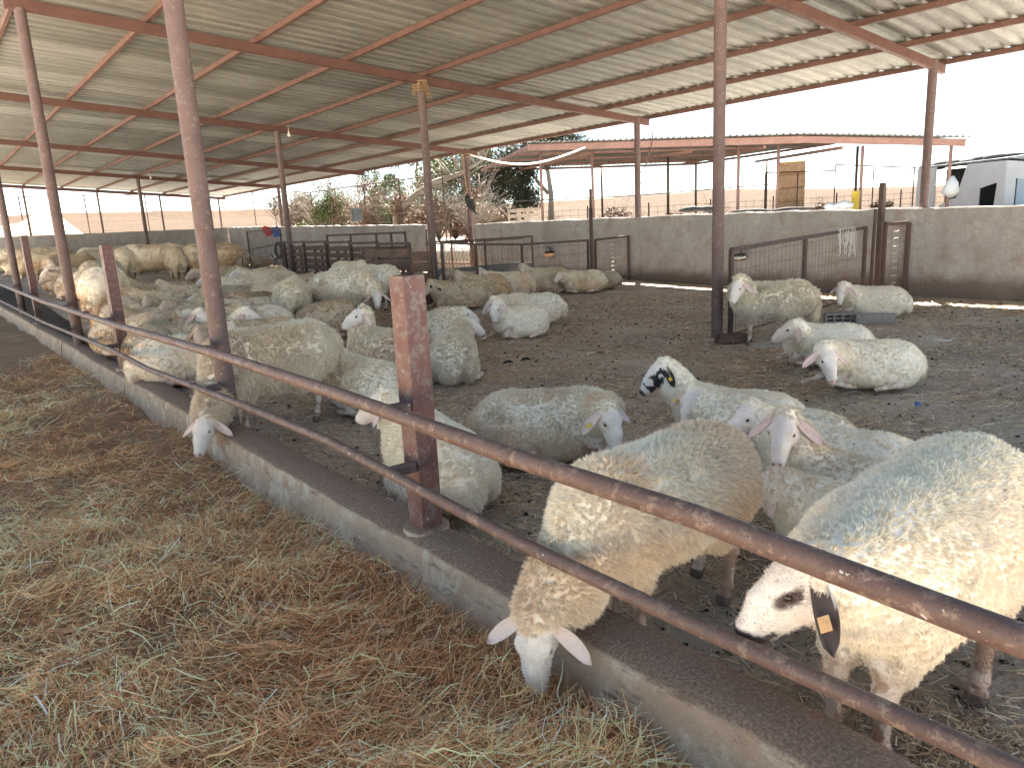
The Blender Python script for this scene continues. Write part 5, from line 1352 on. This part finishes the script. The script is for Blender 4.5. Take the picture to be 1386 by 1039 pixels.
# pipe frame beside the bales
pf2 = empty('pipe_frame', (0,0,0), 0, 'thin green pipe frame fence beside the bale stack', 'fence')
m = MB(); d = 31
P_ = [atd(1036, 234, d), atd(1131, 231, d), atd(1131, 223, d), atd(1240, 227, d)]
m.tube([P_[0], P_[1]], .025, 6); m.tube([P_[2], P_[3]], .025, 6)
m.build('top_pipe', M_DARKFRAME, pf2)
for px, py in ((1036,234),(1131,223),(1183,225),(1238,227),(1080,232)):
    p = atd(px, py, d); m = MB(); m.tube([(p[0],p[1],fz(p[0],p[1])-.3), tuple(p)], .025, 6); m.build('pipe_upright', M_DARKFRAME, pf2)
m = MB(); a_, b_ = atd(690, 273, 24), atd(1040, 250, 24)
m.tube([a_, (a_+b_)/2-[0,0,.06], b_], .02, 6); tag(m.build('slack_cable', M_DARK, None, True, loc=tuple(a_)), 'slack dark cable stretched under the neighbouring shed', 'cable')

# white building at the right
wb = empty('white_building', (0,0,0), 0, 'white sheet clad barn with torn openings and tyres on its roof', 'barn')
c0, c1 = atd(1243, 229, 33), atd(1363, 217, 29.5); c2 = atd(1480, 224, 31)
def up(p, z): return np.array([p[0], p[1], z])
gb = min(fz(*c0[:2]), fz(*c1[:2]), fz(*c2[:2]))-.3
def panel(name, pts, mt, thick=.05):
    pts = [np.array(p, float) for p in pts]; n = np.cross(pts[1]-pts[0], pts[-1]-pts[0]); n /= np.linalg.norm(n); m = MB(); k = len(pts)
    m.add([p-n*thick/2 for p in pts]+[p+n*thick/2 for p in pts], [tuple(range(k-1,-1,-1)), tuple(range(k, 2*k))]+[(i, (i+1) % k, k+(i+1) % k, k+i) for i in range(k)]); return m.build(name, mt, wb)
def on(u, z): p = c0*(1-u)+c1*u; zt = c0[2]*(1-u)+c1[2]*u; return up(p, gb+(zt-gb)*z)
for pts in ([(0,0),(.235,0),(.235,1),(0,1)], [(.60,1),(1,1),(1,0),(.86,0),(.90,.62),(.74,.55),(.74,0),(.30,0),(.30,.28),(.40,.36),(.44,.44),(.52,.43)][:0] or [(.60,1),(1,1),(1,0),(.90,0),(.93,.66),(.75,.58),(.75,0),(.42,0),(.42,.42),(.50,.44)],):
    panel('wall_sheet', [on(*p) for p in pts], M_WHITE)
panel('wall_sheet', [on(u, z) for u, z in ((.30,0),(.415,0),(.415,.40),(.30,.32))], M_WHITE)
inn = (c1-c0); nrm = np.array([-inn[1], inn[0], 0]); nrm = nrm/np.linalg.norm(nrm); nrm = nrm if nrm[0] > 0 else -nrm
panel('interior_shade_sheet', [on(0,0)+nrm*1.2, on(1,0)+nrm*1.2, on(1,.97)+nrm*1.2, on(0,.97)+nrm*1.2], M_DARK)  # near-black sheet: shade inside the barn put into its colour
panel('side_wall', [up(c1, gb), up(c1+(c2-c1)*.12, gb), c1+(c2-c1)*.12, c1], M_WHITE)
panel('blue_grey_door', [up(c1+(c2-c1)*.14, gb), up(c2, gb), c2-[0,0,.6], c1+(c2-c1)*.14-[0,0,.55]], M_BLUEGREY)
panel('gable_sheet', [c1+(c2-c1)*.12-[0,0,.55], c2-[0,0,.6], c2, c1+(c2-c1)*.12], M_WHITE)
panel('roof', [c0+[0,0,.03], c1+[0,0,.06], c1+nrm*5+[0,0,.5], c0+nrm*5+[0,0,.5]], M_GREYM, .06)
panel('roof', [c1+[0,0,.06], c2+[0,0,.03], c2+nrm*5+[0,0,.5], c1+nrm*5+[0,0,.5]], M_GREYM, .06)
for i, (px, py, d) in enumerate([(1262,226,33.5),(1282,222,33),(1300,220,32.5),(1318,219,32),(1336,215,31.5),(1352,213,31),(1366,212,31),(1376,215,31.5)]):
    p = atd(px, py, d); 
    t = empty('tyre', tuple(p), 0, ['first','second','third','fourth','fifth','sixth','seventh','last'][i]+' old tyre from the left weighing down the roof of the white barn', 'tyre', 'tyres on the barn roof')
    m = MB(); m.tube([(.36*math.cos(a), .36*math.sin(a), 0) for a in np.linspace(0, 6.283, 18)], .11, 8); m.build('tyre_ring', M_TYRE, t, True)
p = atd(1288, 252, 25); o = empty('white_sack', tuple(p), 0, 'white sack hanging on the last pole of the neighbouring shed', 'sack'); m = MB(); m.tube([(0,0,.28),(0.02,0,.1),(.0,.03,-.15),(.05,0,-.3)], [.05,.16,.24,.10], 10); m.build('sack_cloth', M_WHITE, o, True)

# tarpaulin heap outside the end wall
def tarp():
    nx, ny = 60, 24; V = []; cx, cy = 4.3, 45.2
    for i in range(nx):
        for j in range(ny):
            u, v = i/(nx-1)*2-1, j/(ny-1)*2-1; x = u*3.6; y = v*2.2
            ridge = max(0, 1-abs(v))**.8; prof = np.interp(u, [-1,-.5,-.25,.05,.28,.6,1], [.9,1.0,.75,.85,1.15,1.0,.0])
            z = 1.65+1.55*prof*ridge+.06*float(fbm(np.array([[x*1.2, y*2, 0]]), 3, 4)[0]); V.append((cx+x, cy+y, z-.4*(1-ridge)))
    F = [(i*ny+j, (i+1)*ny+j, (i+1)*ny+j+1, i*ny+j+1) for i in range(nx-1) for j in range(ny-1)]
    o = mesh_np('tarpaulin_heap', np.array(V)-[cx, cy, 1.6], F, M_TARP, None, True); o.location = (cx, cy, 1.6); tag(o, 'beige tarpaulin draped over a heap beyond the end wall at the left', 'tarpaulin')
tarp()
# things standing behind the wall
for px, py, d, mt, s, lab, kind_ in [(948,284,22,M_DARK,(.6,.2,.09),'low dark heap on the track behind the wall','heap'),(1045,285,22,M_DARK,(1.1,.2,.06),'long dark pipe bundle lying behind the wall top','pipes'),(1135,280,24,M_WHITE,(.4,.2,.13),'white plastic bags heaped behind the wall','bags')]:
    p = atd(px, py, d); m = MB(); r = np.random.default_rng(int(px)); pts = [(-s[0]+2*s[0]*i/6, r.uniform(-.05,.05), r.uniform(-.3,.6)*s[2]) for i in range(7)]
    m.tube(pts, [s[2]*f for f in (.4,.8,1.1,.7,1.0,.9,.3)], 9); o = m.build(kind_, mt, None, True); o.location = tuple(p); o.rotation_euler = (0,0,rel_heading(p[0],p[1],0)); tag(o, lab, kind_)
for k, (px, py) in enumerate(((701,292),(716,291))):
    p = atd(px, py, 23); t = empty('pallet', (p[0], p[1], p[2]-.45), rel_heading(p[0], p[1], 0), ['left', 'right'][k]+' one of two pale pallets standing behind the wall by the dark tree', 'pallet')
    for z in (.08,.26,.44,.60): m = MB(); m.bar((-.32,0,z), (.32,0,z), .03, .10); m.build('slat', M_WOODL, t)
    m = MB(); [m.bar((x_, .03, 0), (x_, .03, .66), .06, .04, up=(0,1,0)) for x_ in (-.28,0,.28)]; m.build('stringers', M_WOODL, t)

# ------------------------------------------------------------------ trees, shrubs, dry brush
def leaves(centers, radii, n, size, seed, squash=.8, leafw=.45):
    r = np.random.default_rng(seed); k = r.choice(len(centers), n, p=np.array(radii)**2/np.sum(np.array(radii)**2)); c = np.array(centers)[k]; R_ = np.array(radii)[k]
    v = r.normal(size=(n, 3)); v /= np.linalg.norm(v, axis=1, keepdims=True); v *= (r.random(n)**.45*R_)[:, None]; v[:, 2] *= squash
    P = c+v; keep = fbm(P*1.4, 3, seed) > -.12; P = P[keep]; n = len(P)
    d = r.normal(size=(n, 3)); d /= np.linalg.norm(d, axis=1, keepdims=True); s = np.cross(d, r.normal(size=(n, 3))); s /= np.linalg.norm(s, axis=1, keepdims=True)
    L = size*(.6+.8*r.random((n, 1)))
    V = np.stack([P-d*L*.5, P+s*L*leafw*.5, P+d*L*.5, P-s*L*leafw*.5], 1).reshape(-1, 3); i = np.arange(n)*4; return V, np.stack([i, i+1, i+2, i+3], 1)
def tree(label, name, base, blobs, n, size, mt, seed, limbs, cat='tree', squash=.8, bark=M_BARK):
    base = np.array(base, float); t = empty(name, tuple(base), 0, label, cat)
    m = MB()
    for pts, r0, r1 in limbs:
        pts = [np.array(p, float) for p in pts]; m.tube(pts, list(np.linspace(r0, r1, len(pts))), 7)
    if limbs: m.build('trunk', bark, t, True)
    if n:
        V, Q = leaves([b[:3] for b in blobs], [b[3] for b in blobs], n, size, seed, squash); mesh_np('crown', V, Q, mt, t)
    return t
def rblobs(c, R, n, rr, seed, zs=.8):
    r = np.random.default_rng(seed); out = []
    for _ in range(n):
        v = r.normal(size=3); v /= np.linalg.norm(v); v *= R*r.random()**.4; out.append((c[0]+v[0], c[1]+v[1], max(.3, c[2]+v[2]*zs), rr*r.uniform(.6, 1.25)))
    return out
def branchy(n, h, seed, spread=.7, r0=.05, sub=4):
    "bare limbs: forks from the base"
    r = random.Random(seed); L = []
    for _ in range(n):
        a = r.uniform(0, 6.28); e = r.uniform(.25, 1)*spread; H_ = h*r.uniform(.55, 1.05); p = [(0,0,0)]
        for s in range(1, 6):
            u = s/5; p.append((math.cos(a)*e*H_*u+r.uniform(-.06,.06)*h*.5, math.sin(a)*e*H_*u+r.uniform(-.06,.06)*h*.5, H_*u*(1-.25*e*u)))
        L.append((p, r0*r.uniform(.5, 1), r0*.15))
        for _ in range(sub):
            k = r.randint(2, 4); q = p[k]; b = r.uniform(0, 6.28); l = h*r.uniform(.15, .4)
            L.append(([q, (q[0]+math.cos(b)*l*.5, q[1]+math.sin(b)*l*.5, q[2]+l*.3), (q[0]+math.cos(b)*l, q[1]+math.sin(b)*l, q[2]+l*.35+r.uniform(-.1,.2)*l)], r0*.3, r0*.08))
    return L
def at_tree(px, xw, dz=0):
    d = ray(px, 290); k = xw/d[0]; x, y = d[0]*k, d[1]*k; return (x, y, fz(x, y)+dz)
tree('dark grey green evergreen tree with a dense drooping crown behind the neighbouring shed', 'evergreen_tree', at_tree(678, 21.5),
     rblobs((0,0,2.5), 1.7, 18, .8, 3)+rblobs((.2,-.6,1.2), 1.3, 9, .7, 4)+[(1.1,-1.1,3.7,.6),(1.6,-1.6,3.1,.45)], 42000, .11, M_LEAFD, 5, [([(0,0,0),(.1,0,1.2),(-.1,.1,2.4),(.1,0,3.6)], .22, .05)]+branchy(7, 3.8, 8, .6, .08))
tree('tall evergreen crown rising just above the roof edge beyond the second shed', 'evergreen_tree', at_tree(745, 29),
     rblobs((0,0,5.1), 1.7, 15, .75, 13, .5)+rblobs((-2.2,1,4.9), 1.4, 10, .7, 14, .7), 20000, .15, M_LEAFD, 15, [([(0,0,0),(.1,0,2),(-.1,.1,4),(.1,0,5.4)], .20, .06), ([(-.05,.05,2),(-1.3,.6,3.6),(-2.3,1,4.8)], .12, .04)])
tree('tall thin yellowish green tree with a loose crown left of the dead trunk', 'loose_tree', at_tree(572, 18.5),
     rblobs((0,0,3.5), 1.7, 16, .62, 23, 1.)+rblobs((-1.0,1.6,2.6), 1.1, 8, .5, 24), 20000, .11, M_LEAFG, 25, [([(0,0,0),(.1,0,1.4),(-.1,.1,2.9),(.1,0,4.8)], .14, .04)]+branchy(9, 4.6, 28, .5, .06))
tree('pale foliage crown with bare upper limbs above the dead trunk', 'loose_tree', at_tree(632, 18),
     rblobs((0,0,3.2), 1.3, 12, .55, 33, .9), 12000, .11, M_LEAFG, 35, [([(0,0,0),(.2,0,1.4),(-.1,.1,2.6),(.1,0,3.9)], .12, .05)]+branchy(12, 4.2, 38, .5, .05))
tree('bright green leafy shrub growing over the wall left of the strapped box', 'green_shrub', at_tree(440, 16.2), rblobs((0,0,1.4), 1.35, 14, .6, 43, .8)+rblobs((.9,-1.6,1.6), 1.1, 9, .55, 44), 22000, .11, M_LEAFG, 45, branchy(14, 3.2, 48, .7, .03), 'shrub')
for i, (px, xw, h, lab) in enumerate([(398,15.6,3.0,'dry pinkish vine tangle climbing beside the second middle post'),(425,18,3.8,'dry vine canopy behind the bright green shrub'),(470,17.5,4.4,'tall dry vine tangle reaching up to the roof edge'),(508,16,3.0,'dry tawny thicket just right of the strapped box'), (534,16.4,2.6,'dry pinkish thicket left of the loose green tree'), (562,16,2.4,'dry brush heap at the root of the dead trunk'), (592,15.6,2.3,'dry thorny heap before the dead trunk'), (614,17,3.2,'tangled dry branches left of the outer post'), (642,16,2.0,'tangled dry branches right of the outer post'), (668,17,1.3,'low dry brush below the dark evergreen')]):
    tree(lab, 'dry_shrub', at_tree(px, xw), rblobs((0,0,h*.42), h*.45, 8, h*.22, 60+i, .9), 9000, .09, M_LEAFG if i in (1, 4, 7) else M_BRUSH, 70+i, branchy(60, h, 80+i, .75, .020, 6), 'shrub', bark=M_BRUSH if i % 2 else M_DEADWOOD)
def atx(px, py, xw): d = ray(px, py); return np.array([0, 0, CAM_H])+d*(xw/d[0])
q0, q1, q2 = atx(536, 290, 15.4), atx(590, 246, 15.6), atx(655, 216, 16.2)
o = empty('dead_trunk', tuple(q0), 0, 'pale dead trunk leaning diagonally through the dry brush', 'trunk'); m = MB(); z0_ = q0
m.tube([(0,0,-.6), (0,0,0), (q1-z0_)*.5+[0,0,.12], q1-z0_, (q1+q2)*.5-z0_+[0,0,-.1], q2-z0_], [.17,.15,.13,.115,.08,.05], 10)
for k in range(16):
    u = rnd.uniform(.2, 1); b = (q1-z0_)*(1-u)+(q2-z0_)*u; a = rnd.uniform(0, 6.28); l = rnd.uniform(.5, 1.5); m.tube([b, b+[.4*l*math.cos(a), .4*l*math.sin(a), l*.5], b+[l*.8*math.cos(a), l*.8*math.sin(a), l*.75]], [.04,.025,.008], 6)
m.build('bare_wood', M_DEADWOOD, o, True)
# tufts on the dry slope behind the sheds
for i, (px, d, h, mt, lab) in enumerate([(752,40,.9,M_BRUSH,'low reddish bush on the slope right of the dark evergreen'),(835,38,1.3,M_BRUSH,'wiry dry bush on the slope between the shed posts'),(865,36,.7,M_LEAFG,'small green bush on the bank behind the wall post'),(962,40,1.2,M_BRUSH,'wispy dry bush just right of the nearest middle round post'),(915,42,.7,M_BRUSH,'low rusty bush on the slope left of the nearest middle round post'),(1112,40,.8,M_BRUSH,'golden grass clump right of the bale stack'),(1195,42,.6,M_BRUSH,'flat dry bush before the white barn')]):
    p = atd(px, 280, d); tree(lab, 'dry_shrub' if mt is M_BRUSH else 'green_shrub', (p[0], p[1], fz(p[0], p[1])-.1), rblobs((0,0,h*.3), h*.9, 8, h*.4, 90+i, .4), 2200, .11, mt, 95+i, branchy(18, h*1.5, 99+i, .8, .015, 3), 'shrub', bark=M_BRUSH)
